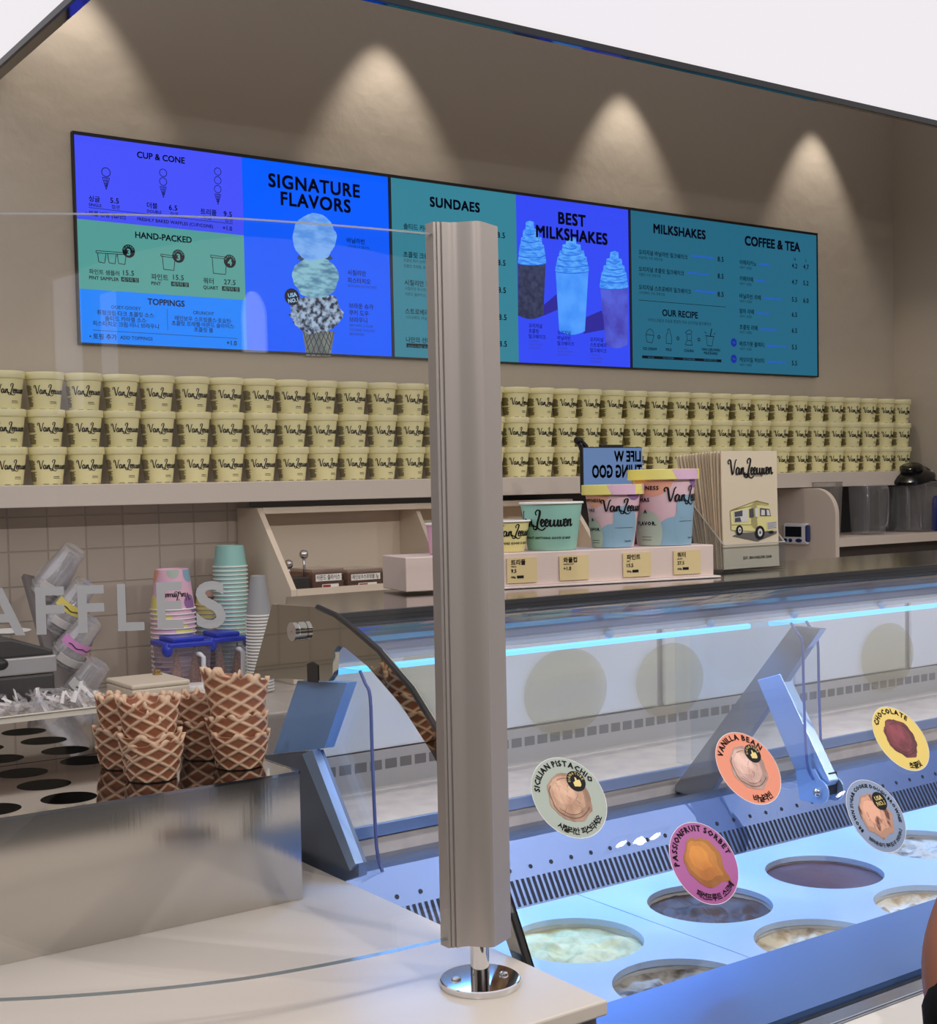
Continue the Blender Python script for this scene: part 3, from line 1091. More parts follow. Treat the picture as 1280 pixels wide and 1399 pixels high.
def glass_s(px, py):
    best = None
    for k in range(400):
        s = glen[-1] * k / 400
        p = gpt(s)
        lo, hi = GZ0, GZ1
        for _ in range(30):
            m = (lo + hi) / 2
            if proj((p.x, p.y, m))[1] > py:
                lo = m
            else:
                hi = m
        x, y = proj((p.x, p.y, lo))
        if best is None or abs(x - px) < best[0]:
            best = (abs(x - px), s, lo)
    return best[1], best[2]


gs = thing('glass_screen', 'curved clear sneeze-guard glass with grey WAFFLES lettering above the counter', 'glass screen', (0.868, 1.28, GZ0))
n = 60
pane = MB()
for off in (GT / 2, -GT / 2):
    pane.grid(lambda u, v, o=off: (*gpt(u * glen[-1], o), GZ0 + (GZ1 - GZ0) * v), n, 1)
obj('pane', pane, GLASS, gs, smooth=True, world=True)
edge = sheer('glass_edge', rgb=(206, 214, 214), f0=0.04, haze=0.8, rough=0.4)
for z, em in ((GZ0, sheer('glass_edge_low', rgb=(104, 126, 134), f0=0.05, haze=0.8, rough=0.15)), (GZ1, edge)):
    obj('polished_edge', MB().grid(lambda u, v, z=z: (*gpt(u * glen[-1], GT * (v - 0.5)), z), n, 1), em, gs, world=True)
VINYL = mat('frosted_vinyl', (176, 177, 182), 0.5)
let = MB()
for ch, xl, xr, yb in (('W', -66, -12, 869), ('A', -27, 36, 866), ('F', 52, 89, 864.6), ('F', 107, 143.5, 862), ('L', 162, 197, 859.8), ('E', 214.6, 251.6, 857.2), ('S', 268, 308, 856.3)):
    if ch == 'W':
        s1 = glass_s(2, 866)[0] + 0.052
        s0, zb = s1 + 0.062, 1.361
    else:
        (s0, zb), (s1, _) = glass_s(max(xl, 1), yb), glass_s(xr, yb)
        if ch == 'A':
            s0 = s1 + 0.049
    vs, fs, w1, w0 = txt(ch, 0, 4, 1.0, 0.022)
    h = 0.0475

    def fn(u, v, s0=s0, s1=s1, zb=zb):
        p = gpt(s0 + (s1 - s0) * u, GT / 2 + 0.0006)
        return (p.x, p.y, zb + v * h)
    let.mapped(([((x - w0) / (w1 - w0), y) for x, y in vs], fs), fn)
obj('lettering', let, VINYL, gs, world=True, label='grey capital letters spelling WAFFLES')

# post: extruded aluminium profile on a chrome rod and foot
po = thing('glass_post', 'grey aluminium upright post on a chrome rod, clamping the curved glass', 'post', (0.905, 1.275, 0.91))
prof = [(0.862, 1.292), (0.862, 1.276), (0.8645, 1.275), (0.8645, 1.2762), (0.8660, 1.2762), (0.8660, 1.274), (0.869, 1.273), (0.869, 1.2742), (0.8705, 1.2742), (0.8705, 1.271)]
prof += [(0.8705 + 0.0205 * k / 6, 1.271 - 0.0015 * k / 6 - (0.010 * (k / 6) ** 3)) for k in range(1, 7)]
prof += [(0.891 + 0.016 * k / 8, 1.2595 - 0.0135 * math.sin(PI / 2 * k / 8)) for k in range(1, 9)]
prof += [(0.907 + 0.006 * k / 4, 1.246 + 0.0008 * k) for k in range(1, 4)]
prof += [(0.915, 1.2495), (0.943, 1.262), (0.9475, 1.268), (0.9475, 1.292)]
PZ0, PZ1 = 0.962, 1.800
ALU = mat('grey_aluminium', (178, 170, 166), 0.38, 0.35)
obj('profile', MB().prism(prof, PZ0, PZ1, 'Z'), ALU, po, world=True, smooth=True, sharp=28)
cxp, cyp = 0.905, 1.274
obj('rod', MB().lathe([(0.0112, 0.0), (0.0112, 0.062)], 28, (cxp, cyp, 0.914)), CHROME, po, world=True, smooth=True)
obj('foot_plate', MB().lathe([(0.001, 0), (0.0475, 0), (0.0478, 0.001), (0.0478, 0.0068), (0.0465, 0.008), (0.001, 0.008)], 56, (cxp, cyp, 0.9102)), CHROME, po, world=True, smooth=True, sharp=30)
for a in (2.75, -0.35):
    obj('screw', MB().lathe([(0.0058, 0), (0.0055, 0.0022), (0.0035, 0.0036), (0.0012, 0.0040)], 16, (cxp + 0.029 * math.cos(a), cyp + 0.029 * math.sin(a), 0.918), cap1=True), CHROME, po, world=True, smooth=True)

# ------------------------------------------------------------------ steel cone-holder boxes
TOPZ = 1.096
HOLES = []


def cone_box(label, x0, x1, y0, y1, holes, h=0.186):
    t = thing('cone_holder', label, 'cone holder', ((x0 + x1) / 2, (y0 + y1) / 2, 0.91))
    b = MB()
    z0, z1 = 0.9102, TOPZ - 0.0015
    b.add([(x0, y0, z0), (x1, y0, z0), (x1, y1, z0), (x0, y1, z0), (x0, y0, z1), (x1, y0, z1), (x1, y1, z1), (x0, y1, z1)],
          [(0, 1, 5, 4), (1, 2, 6, 5), (2, 3, 7, 6), (3, 0, 4, 7), (0, 3, 2, 1)])
    obj('box', b, STEEL, t, world=True)
    tp = fill_holes([(x0, y0), (x1, y0), (x1, y1), (x0, y1)], [circ(x, y, 0.0365) for x, y in holes], TOPZ - 0.0015, TOPZ)
    obj('top_plate', tp, MIRROR, t, world=True)
    lp_ = MB()
    lp_.box((x0 - 0.0008, y0 - 0.0008, TOPZ - 0.0035), (x1 + 0.0008, y0 + 0.001, TOPZ + 0.0006)).box((x1 - 0.001, y0 - 0.0008, TOPZ - 0.0035), (x1 + 0.0008, y1, TOPZ + 0.0006))
    obj('folded_edge', lp_, CHROME, t, world=True)
    return t


cone_box('brushed steel cone holder box with round holes, nearest on the counter', 0.18, 0.897, 1.700, 2.022,
         [(0.38 + 0.1005 * i, y) for i in range(3) for y in (1.754, 1.857, 1.957)] + [(0.28, y) for y in (1.754, 1.857, 1.957)] + [(0.684, 1.985)])
cone_box('steel cone holder box with round holes, farther from the glass screen', 0.18, 0.897, 2.026, 2.40,
         [(0.38 + 0.1025 * i, y) for i in range(4) for y in (2.085, 2.191, 2.297)])

# ------------------------------------------------------------------ waffle cones
WAF = mat('waffle', (150, 96, 62), 0.6, sss=0.0)
nt, N, L, b = nodes(WAF)
at_ = N.new('ShaderNodeAttribute')
at_.attribute_name = 'ridge'
crn = N.new('ShaderNodeValToRGB')
crn.color_ramp.elements[0].color = (*lin((146, 88, 58)), 1)
crn.color_ramp.elements[1].color = (*lin((224, 190, 160)), 1)
crn.color_ramp.elements[0].position = 0.25
crn.color_ramp.elements[1].position = 0.95
L.new(at_.outputs['Fac'], crn.inputs[0])
L.new(crn.outputs[0], b.inputs['Base Color'])


def waffle(r0, r1, H, seed, turns=1.22, NU=190, NV=46, nd=7, amp=0.0024):
    rr = random.Random(seed)
    V, F, R = [], [], []

    def field(u, v):
        # two crossing families of ridges
        a = u * nd * 1.0 + v * H * 50
        c = u * nd * 1.0 - v * H * 50
        k = max(abs(math.cos(PI * a)), abs(math.cos(PI * c)))
        return max(0.0, (k - 0.84) / 0.16)

    def rim(u):
        base = 0.90 + 0.10 * noise.noise(Vector((u * 3.1, seed * 3.7, 0))) + 0.07 * math.sin(2 * PI * u * 0.8 + seed)
        if u > turns - 0.35:
            base -= 0.85 * max(0, (u - (turns - 0.35)) / 0.35) ** 1.3 * 0.6
        if u < 0.18:
            base -= 0.25 * (0.18 - u) / 0.18
        return base

    for side in (0, 1):
        for j in range(NV + 1):
            for i in range(NU + 1):
                u = turns * i / NU
                top = rim(u)
                v = top * j / NV
                g = field(u, v)
                if j >= NV - 1:
                    sp = field(u, top)
                    v += (0.085 * sp if j == NV else 0.03 * sp)
                a = 2 * PI * u + seed
                rad = r0 + (r1 - r0) * (v ** 0.85) + 0.0032 * (u / turns) + 0.0011 * math.sin(3 * a) * v
                rad += amp * g if side == 0 else -0.0032 - amp * 0.8 * g
                V.append((rad * math.cos(a), rad * math.sin(a), v * H))
                R.append(min(1.0, 0.15 * v + g + (0.25 if j == NV else 0)))
    w = NU + 1
    o = w * (NV + 1)
    for j in range(NV):
        for i in range(NU):
            q = (j * w + i, j * w + i + 1, (j + 1) * w + i + 1, (j + 1) * w + i)
            F.append(q)
            F.append(tuple(k + o for k in q[::-1]))
    for i in range(NU):
        F.append((NV * w + i, NV * w + i + 1, o + NV * w + i + 1, o + NV * w + i))
        F.append((i + 1, i, o + i, o + i + 1))
    for i in (0, NU):
        for j in range(NV):
            q = (j * w + i, (j + 1) * w + i, o + (j + 1) * w + i, o + j * w + i)
            F.append(q if i else q[::-1])
    # floor
    c = len(V)
    V.append((0, 0, 0.001))
    R.append(0.2)
    for i in range(int(NU / turns)):
        F.append((c, i + 1, i))
    me = bpy.data.meshes.new('waffle_cup')
    me.from_pydata(V, [], F)
    me.materials.append(WAF)
    at2 = me.attributes.new('ridge', 'FLOAT', 'POINT')
    at2.data.foreach_set('value', R)
    me.polygons.foreach_set('use_smooth', [True] * len(me.polygons))
    me.update()
    return me


W_BOWL = [waffle(0.0300, 0.0430, 0.060, 1.3), waffle(0.0300, 0.0435, 0.058, 4.1)]
W_CUP = [waffle(0.0255, 0.0440, 0.088, 2.2), waffle(0.0255, 0.0465, 0.104, 5.6), waffle(0.0255, 0.0430, 0.085, 8.9)]


def put_waffle(me, p, dz, rot, tilt, label):
    o = bpy.data.objects.new('waffle_cup', me)
    COL.objects.link(o)
    o.location = (p.x, p.y, TOPZ + 0.001 + dz)
    o.rotation_euler = (tilt[0], tilt[1], rot)
    tag(o, label, 'waffle cup', 'waffle cups stacked on the steel box')


for (px_, py_), items in (((172, 1047), ((W_BOWL[0], 0, 0.4, (0, 0), 'low waffle bowl at the bottom of the back left stack'), (W_CUP[2], 0.026, 2.2, (0.03, -0.05), 'tall waffle cup standing in the back left stack'))),
                          ((208, 1064), ((W_BOWL[1], 0, 3.6, (0, 0), 'waffle bowl at the bottom of the front left stack, nearest the edge'), (W_BOWL[0], 0.017, 5.0, (0.06, 0.0), 'waffle cup in the middle of the front left stack'), (W_CUP[2], 0.038, 1.0, (-0.04, 0.05), 'uppermost waffle cup of the front left stack'))),
                          ((281, 1034), ((W_BOWL[1], 0, 1.2, (0, 0), 'low waffle bowl under the back right stack'), (W_CUP[0], 0.019, 4.3, (0.05, -0.04), 'tall waffle cup atop the back right stack, half hidden'))),
                          ((327, 1047), ((W_BOWL[0], 0, 5.2, (0, 0), 'waffle bowl at the foot of the tallest stack'), (W_BOWL[1], 0.018, 2.5, (0.08, 0.05), 'waffle cup in the middle of the tallest stack'), (W_CUP[1], 0.034, 0.6, (-0.05, 0.06), 'large waffle cup crowning the tallest stack')))):
    p_ = at(px_, py_, Z=TOPZ)
    for me, dz, rot, tilt, lab in items:
        put_waffle(me, p_, dz, rot, tilt, lab)
# ------------------------------------------------------------------ ice cream freezer
FX0, FX1 = 1.004, 3.62
LZ = 0.78
fz = thing('ice_cream_freezer', 'steel ice cream freezer with curved glass front and blue lit interior', 'freezer', (2.3, 1.8, 0))


def fpart(name, mb, m=None, **kw):
    return obj(name, mb, m, fz, world=True, **kw)


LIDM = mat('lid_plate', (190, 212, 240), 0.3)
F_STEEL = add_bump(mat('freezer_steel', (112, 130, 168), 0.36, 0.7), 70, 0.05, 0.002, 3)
cabw = mat('cabinet_white', (226, 218, 210), 0.45)
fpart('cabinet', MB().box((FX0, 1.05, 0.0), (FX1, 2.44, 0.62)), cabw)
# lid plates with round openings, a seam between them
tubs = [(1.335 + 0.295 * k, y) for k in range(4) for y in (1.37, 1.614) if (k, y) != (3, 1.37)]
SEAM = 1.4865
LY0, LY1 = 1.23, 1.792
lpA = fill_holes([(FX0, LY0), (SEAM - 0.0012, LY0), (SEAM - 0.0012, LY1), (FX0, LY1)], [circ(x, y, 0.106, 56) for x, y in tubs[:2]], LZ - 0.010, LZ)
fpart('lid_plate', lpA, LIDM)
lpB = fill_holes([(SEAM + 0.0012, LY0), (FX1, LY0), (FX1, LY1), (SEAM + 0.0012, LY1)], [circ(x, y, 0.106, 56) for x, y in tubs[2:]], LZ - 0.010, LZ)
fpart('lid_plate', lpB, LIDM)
# perforated air panel behind the lid
ap = MB().use(F_STEEL)
pA, pB = Vector((1.797, 0.768)), Vector((1.862, 0.876))
ap.prism([(pA.x, pA.y), (pB.x, pB.y), (pB.x + 0.012, pB.y), (pA.x + 0.012, pA.y)], FX0 + 0.012, FX1)
nrm = Vector((-(pB.y - pA.y), pB.x - pA.x)).normalized()
DARK = mat('vent_dark', (18, 20, 28), 0.6)
ap.use(DARK)


def pan(x, t, o=0.0006):
    q = pA.lerp(pB, t) + nrm * o
    return (x, q.x, q.y)


x = FX0 + 0.03
while x < 3.4:
    ap.add([pan(x, 0.10), pan(x + 0.0062, 0.10), pan(x + 0.0062, 0.46), pan(x, 0.46)], [(0, 1, 2, 3)])
    x += 0.0118
x = FX0 + 0.045
while x < 3.4:
    cy_ = 0.60
    ap.add([pan(x, cy_)] + [pan(x + 0.0042 * math.cos(2 * PI * i / 14), cy_ + 0.033 * math.sin(2 * PI * i / 14)) for i in range(14)], [(0, i + 1, (i + 1) % 14 + 1) for i in range(14)])
    x += 0.046
fpart('air_panel', ap)
fpart('drip_tray', MB().box((FX0 + 0.012, 1.785, 0.752), (FX1, 1.80, 0.772)), mat('tray_dark', (60, 66, 84), 0.4, 0.8))
ch = MB()
ch.prism([(1.862, 0.876), (1.875, 0.879), (1.925, 0.872), (1.94, 0.835), (2.09, 0.828), (2.09, 0.81), (1.862, 0.81)], FX0 + 0.012, FX1)
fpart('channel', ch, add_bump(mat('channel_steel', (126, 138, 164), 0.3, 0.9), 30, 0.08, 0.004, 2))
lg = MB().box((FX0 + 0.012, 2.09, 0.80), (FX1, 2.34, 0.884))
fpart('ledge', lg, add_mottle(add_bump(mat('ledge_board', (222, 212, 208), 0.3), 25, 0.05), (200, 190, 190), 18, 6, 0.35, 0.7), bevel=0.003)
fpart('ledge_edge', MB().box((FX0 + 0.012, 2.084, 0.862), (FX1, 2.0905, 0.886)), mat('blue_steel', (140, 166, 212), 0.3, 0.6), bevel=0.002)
# rear panel with sliding white doors and a vent strip
RP = MB().use(mat('rear_panel', (224, 220, 218), 0.3))
RP.box((1.26, 2.34, 0.80), (FX1, 2.36, 1.262))
RP.use(mat('rear_panel_grey', (176, 172, 170), 0.4)).box((1.26, 2.325, 0.884), (FX1, 2.341, 0.965))
RP.use(mat('vent_grey', (112, 110, 110), 0.6))
for k in range(64):
    x = 1.28 + k * 0.036
    RP.add([(x, 2.3245, 0.925), (x + 0.028, 2.3245, 0.925), (x + 0.028, 2.3245, 0.945), (x, 2.3245, 0.945)], [(0, 1, 2, 3)])
fpart('rear_panel', RP)
for k in range(5):
    xa = 1.265 + k * 0.468
    fpart('sliding_door', MB().box((xa, 2.318 + 0.008 * (k % 2), 0.968), (xa + 0.455, 2.330 + 0.008 * (k % 2), 1.235)), mat('door_white', (222, 226, 234), 0.12), bevel=0.006)
# canopy: steel top, dark front rail, lamp housing
CT = 1.306
fpart('canopy_top', MB().prism([(FX0 + 0.012, 1.812), (FX1, 1.812), (FX1, 2.165), (1.125, 2.165), (1.022, 1.97)], 1.288, CT, 'Z'), add_bump(mat('top_steel', (170, 164, 162), 0.13, 1.0), 60, 0.03, 0.002, 2, (0.04, 1, 1)), bevel=0.0015)
rail = MB().use(mat('rail_dark', (92, 92, 94), 0.3, 0.8)).box((FX0 + 0.012, 1.80, 1.2845), (FX1, 1.813, CT + 0.0008))
rail.use(mat('rail_groove', (40, 42, 44), 0.4)).box((FX0 + 0.012, 1.7985, 1.2915), (FX1, 1.801, 1.2935)).box((FX0 + 0.012, 1.7985, 1.2985), (FX1, 1.801, 1.2998))
fpart('front_rail', rail)
hs = MB().prism([(1.842, 1.288), (1.842, 1.262), (1.852, 1.252), (1.858, 1.222), (1.90, 1.214), (1.97, 1.216), (1.97, 1.288)], FX0 + 0.012, FX1)
hs.prism([(1.97, 1.288), (1.97, 1.216), (2.36, 1.262), (2.36, 1.272), (2.165, 1.288)], 1.26, FX1)
fpart('lamp_housing', hs, mat('housing_grey', (196, 194, 196), 0.3, 0.5))
LED = mat('led_blue', (96, 196, 255), 0.4, emit=LED_GLOW)
for xa, xb in ((1.03, 1.99), (2.05, 3.01), (3.05, 3.55)):
    fpart('led_bar', MB().box((xa, 1.846, 1.2045), (xb, 1.858, 1.2145)), LED, bevel=0.003)
for xx in (1.12, 1.34, 1.62, 1.88, 2.12, 2.4, 2.7):
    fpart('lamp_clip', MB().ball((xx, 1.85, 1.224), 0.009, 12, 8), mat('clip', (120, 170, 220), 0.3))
# front rim and customer ledge
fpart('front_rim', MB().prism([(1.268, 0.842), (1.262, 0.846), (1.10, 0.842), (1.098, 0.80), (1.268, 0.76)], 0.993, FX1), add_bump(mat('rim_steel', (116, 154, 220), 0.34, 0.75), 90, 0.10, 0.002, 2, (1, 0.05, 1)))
fpart('gasket', MB().box((0.993, 1.078, 0.79), (FX1, 1.098, 0.834)), mat('rubber', (20, 20, 20), 0.5))
fpart('rim_strip', MB().box((0.993, 1.052, 0.79), (FX1, 1.078, 0.842)), mat('rim_strip_steel', (168, 178, 196), 0.2, 0.9), bevel=0.002)
fpart('customer_ledge', MB().box((0.993, 0.80, 0.80), (FX1, 1.052, 0.838)), mat('ledge_cream', (230, 224, 216), 0.35), bevel=0.002)
fpart('front_panel', MB().box((0.995, 0.88, 0.0), (FX1, 1.06, 0.80)), cabw)

# curved front glass
GP = cr([(1.797, 1.288), (1.72, 1.285), (1.644, 1.259), (1.557, 1.213), (1.476, 1.147), (1.40, 1.048), (1.335, 0.952), (1.300, 0.890), (1.270, 0.842)], 5)
GP = [Vector((p.x, p.y)) for p in GP]
GL = [0.0]
for a, b in zip(GP, GP[1:]):
    GL.append(GL[-1] + (b - a).length)


def fg(x, s, off=0.0):
    """point on the front glass: X and arc length from its top edge, off = towards the customer"""
    s = max(0, min(GL[-1] - 1e-6, s))
    i = min(max(k for k in range(len(GL)) if GL[k] <= s), len(GP) - 2)
    t = (s - GL[i]) / (GL[i + 1] - GL[i])
    p = GP[i].lerp(GP[i + 1], t)
    d = (GP[i + 1] - GP[i]).normalized()
    nn = Vector((d.y, -d.x))            # towards -Y / +Z
    if nn.x > 0:
        nn = -nn
    p = p + nn * off
    return (x, p.x, p.y)


fgm = MB()
for off in (0.003, -0.003):
    fgm.grid(lambda u, v, o=off: fg(FX0 + 0.012 + (FX1 - FX0 - 0.012) * u, GL[-1] * v, o), 1, 40)
fpart('front_glass', fgm, GLASS, smooth=True)

# end gable: mirror-polished plate with an arched cut-out
gy = [(1.97, 1.313), (1.82, 1.3175), (1.765, 1.309), (1.722, 1.2955), (1.644, 1.267), (1.557, 1.220), (1.476, 1.155), (1.40, 1.055), (1.335, 0.960), (1.302, 0.90), (1.262, 0.825)]
gi = [(1.30, 0.825), (1.335, 0.905), (1.372, 0.962), (1.425, 1.045), (1.470, 1.105), (1.511, 1.141), (1.582, 1.194), (1.671, 1.240), (1.735, 1.262), (1.757, 1.263), (1.771, 1.252), (1.776, 1.217), (1.790, 1.206), (1.904, 1.197), (2.05, 1.184)]
gab = MB().prism(gy + gi, FX0 - 0.006, FX0 + 0.004)
fpart('end_gable', gab, mat('tinted_mirror', (176, 174, 162), 0.03, 1.0), label='mirror-polished arched end gable')
fpart('edge_trim', MB().tube([(FX0 - 0.004, *p) for p in gy[1:]], 0.0045, 8), mat('edge_black', (26, 26, 28), 0.35))
bolt = at(405, 862, X=FX0 - 0.01)
bm_ = MB()
for k, (r, a, b) in enumerate(((0.0150, 0.0, 0.006), (0.013, 0.006, 0.008), (0.0150, 0.008, 0.015))):
    bm_.lathe([(0.001, a), (r, a), (r, b), (0.001, b)], 24)
bm_.xform(Matrix.Translation(Vector((FX0 - 0.006, bolt.y - 0.004, bolt.z))) @ Matrix.Rotation(-PI / 2, 4, 'Y'))
fpart('bolt', bm_, CHROME, smooth=True, sharp=30)
lb = at(427, 919, X=FX0 - 0.007)
fpart('warning_label', MB().prism([(lb.y - 0.017, lb.z - 0.014), (lb.y + 0.017, lb.z - 0.016), (lb.y + 0.017, lb.z + 0.012), (lb.y, lb.z + 0.017), (lb.y - 0.017, lb.z + 0.013)], FX0 - 0.0075, FX0 - 0.0062), BLACK)
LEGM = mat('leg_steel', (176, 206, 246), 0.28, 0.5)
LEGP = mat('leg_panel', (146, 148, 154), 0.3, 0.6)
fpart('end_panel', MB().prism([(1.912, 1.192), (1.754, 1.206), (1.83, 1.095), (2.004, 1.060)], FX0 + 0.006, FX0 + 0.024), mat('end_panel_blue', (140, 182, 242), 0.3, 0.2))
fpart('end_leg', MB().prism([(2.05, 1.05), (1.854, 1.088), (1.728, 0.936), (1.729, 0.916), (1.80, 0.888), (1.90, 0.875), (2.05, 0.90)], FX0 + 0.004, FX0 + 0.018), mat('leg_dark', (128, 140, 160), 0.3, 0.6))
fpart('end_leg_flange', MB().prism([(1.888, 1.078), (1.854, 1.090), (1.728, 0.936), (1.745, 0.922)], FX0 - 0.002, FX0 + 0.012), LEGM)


def acrylic(x0, tag_):
    y0, y1 = 1.728, 2.08
    prof_ = [(1.752, 1.222), (1.738, 1.205), (1.724, 1.185), (1.722, 1.10), (1.716, 0.96), (1.700, 0.925)]
    poly = prof_ + [(1.76, 0.895), (2.07, 0.90), (2.07, 1.215)]
    pp = fpart('end_partition', MB().prism(poly, x0, x0 + 0.005), ACRYL)
    ed = MB().tube([(x0 + 0.0025, *q) for q in cr(prof_, 4) and [(p.x, p.y) for p in cr(prof_, 4)]], 0.0028, 6)
    o = obj('polished_edge', ed, mat('acrylic_edge', (92, 108, 170), 0.2, spec=0.6), pp)
    o.location = (0, 0, 0)
    me = o.data
    w = wloc(pp)
    for v in me.vertices:
        v.co -= w
    return pp


acrylic(1.030, 0)
acrylic(1.996, 1)
acrylic(2.040, 2)
# middle support: leaning arm with a reflected length, short leg, clevis with bolts
DX = 2.004
fpart('arm_with_reflection', MB().prism([(1.690, 1.214), (1.760, 1.214), (2.10, 0.832), (2.00, 0.832)], DX + 0.006, DX + 0.024), LEGP)  # lower length imitates a reflection at the rear, built as solid steel
fpart('support_leg', MB().prism([(1.850, 1.100), (1.790, 1.118), (1.668, 0.925), (1.690, 0.895), (1.735, 0.900)], DX + 0.004, DX + 0.03), LEGM, bevel=0.002)
for dx in (-0.004, 0.040):
    c_ = (1.690, 0.915)
    fpart('support_bracket', MB().prism([(1.745, 0.935), (1.735, 0.88)] + [(c_[0] + 0.024 * math.cos(a), c_[1] - 0.012 + 0.024 * math.sin(a)) for a in [PI * (1.45 + 0.1 * -k) for k in range(10)]] + [(1.70, 0.945)], DX + dx, DX + dx + 0.004), LEGM)
    fpart('bolt', MB().ball((DX + dx - 0.002, 1.69, 0.902), 0.009, 12, 8), CHROME, smooth=True)
fpart('support_block', MB().box((DX + 0.006, 1.675, 0.895), (DX + 0.036, 1.735, 0.94)), BLACK, bevel=0.004)

# big round yellowish reflections, put on as tinted discs on the rear sliding doors
REFL_FILM = sheer('reflection_film', rgb=(206, 198, 160), tint=(246, 242, 228), haze=0.14)
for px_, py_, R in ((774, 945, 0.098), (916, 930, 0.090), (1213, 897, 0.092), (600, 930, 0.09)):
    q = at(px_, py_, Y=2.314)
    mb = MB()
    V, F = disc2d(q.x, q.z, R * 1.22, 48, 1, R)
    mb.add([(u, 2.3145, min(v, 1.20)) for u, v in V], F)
    fpart('door_reflection', mb, REFL_FILM, label='faint yellowish round painted reflection on a sliding door')

# ------------------------------------------------------------------ tubs of ice cream
TUBW = mat('tub_white', (226, 226, 222), 0.4)


def tub(x, y, base, fleck, label, seed, depth=0.028, rough=0.016, flat=False):
    t = thing('ice_cream_tub', label, 'ice cream tub', (x, y, 0.63), group='ice cream tubs under the freezer lid')
    w = MB().lathe([(0.001, 0.0), (0.100, 0.0), (0.109, 0.140), (0.111, 0.1385), (0.1125, 0.1395), (0.1125, 0.133), (0.111, 0.132), (0.103, -0.002), (0.001, -0.002)], 48)
    obj('tub', w, TUBW, t, smooth=True, sharp=40)
    m = mat('ice_cream_%d' % seed, base, 0.55)
    add_mottle(m, fleck, 32 if not flat else 14, 6, 0.44, 0.66)
    z0 = 0.15 - depth
    mb = MB()
    nr, na = 30, 96

    def fn(u, v):
        a = 2 * PI * u
        r = 0.106 * v
        px, py = r * math.cos(a), r * math.sin(a)
        q = Vector((px * 20 + seed * 5, py * 20, seed))
        hgt = noise.noise(q) * 1.0 + 0.55 * noise.noise(q * 2.6 + Vector((0, 0, 3))) + 0.3 * noise.noise(Vector((q.x * 6, q.y * 2.5, seed)))
        k = (0.10 if flat else 1.0) * rough
        e_ = max(0, (v - 0.8) / 0.2)
        return (px, py, z0 - 0.004 + hgt * k * (1 - 0.7 * e_) + 0.004 * e_)
    mb.grid(fn, na, nr, True)
    obj('ice_cream', mb, m, t, smooth=True)
    return t


TB = (((176, 172, 160), (84, 74, 66), 'tub of pale cookie-flecked ice cream nearest the counter corner'), ((222, 214, 160), (190, 182, 126), 'tub of pale green pistachio ice cream beside the grey post'),
      ((222, 212, 186), (150, 126, 96), 'tub of cream ice cream with brown swirl, half hidden by the front rim'), ((96, 72, 62), (70, 54, 48), 'tub of dark chocolate ice cream behind the pink sticker'),
      ((236, 232, 218), (180, 156, 120), 'tub of white ice cream beside the person at the right edge'), ((104, 74, 76), (94, 66, 70), 'tub of smooth reddish-brown ice cream in the middle'),
      ((206, 198, 180), (120, 104, 90), 'tub of cream ice cream with brown patches below the blue sticker'))
for i, (x, y) in enumerate(tubs):
    tub(x, y, *TB[i], i + 1, depth=0.013 if i == 5 else 0.017, flat=(i == 5), rough=0.013)

# ------------------------------------------------------------------ flavour stickers on the front glass
SCM = {}


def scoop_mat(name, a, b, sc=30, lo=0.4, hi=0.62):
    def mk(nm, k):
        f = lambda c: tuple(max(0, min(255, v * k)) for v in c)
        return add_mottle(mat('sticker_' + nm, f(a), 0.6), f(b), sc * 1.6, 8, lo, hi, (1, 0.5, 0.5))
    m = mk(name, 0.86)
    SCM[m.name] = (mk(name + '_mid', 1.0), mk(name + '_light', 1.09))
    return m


def outline(rag, seed, ex=1.0, n=60, tail=None):
    P_ = []
    for i in range(n):
        a = 2 * PI * i / n
        k = 1 + rag * (noise.noise(Vector((math.cos(a) * 2 + seed, math.sin(a) * 2, seed))) * 1.5 + 0.6 * noise.noise(Vector((math.cos(a) * 6, math.sin(a) * 6 + seed, seed))))
        if tail:
            d = abs((a - tail[0] + PI) % (2 * PI) - PI)
            k += tail[1] * max(0, 1 - d / tail[2]) ** 1.5
        P_.append((0.58 * k * math.cos(a) * ex, 0.60 * k * math.sin(a)))
    return P_


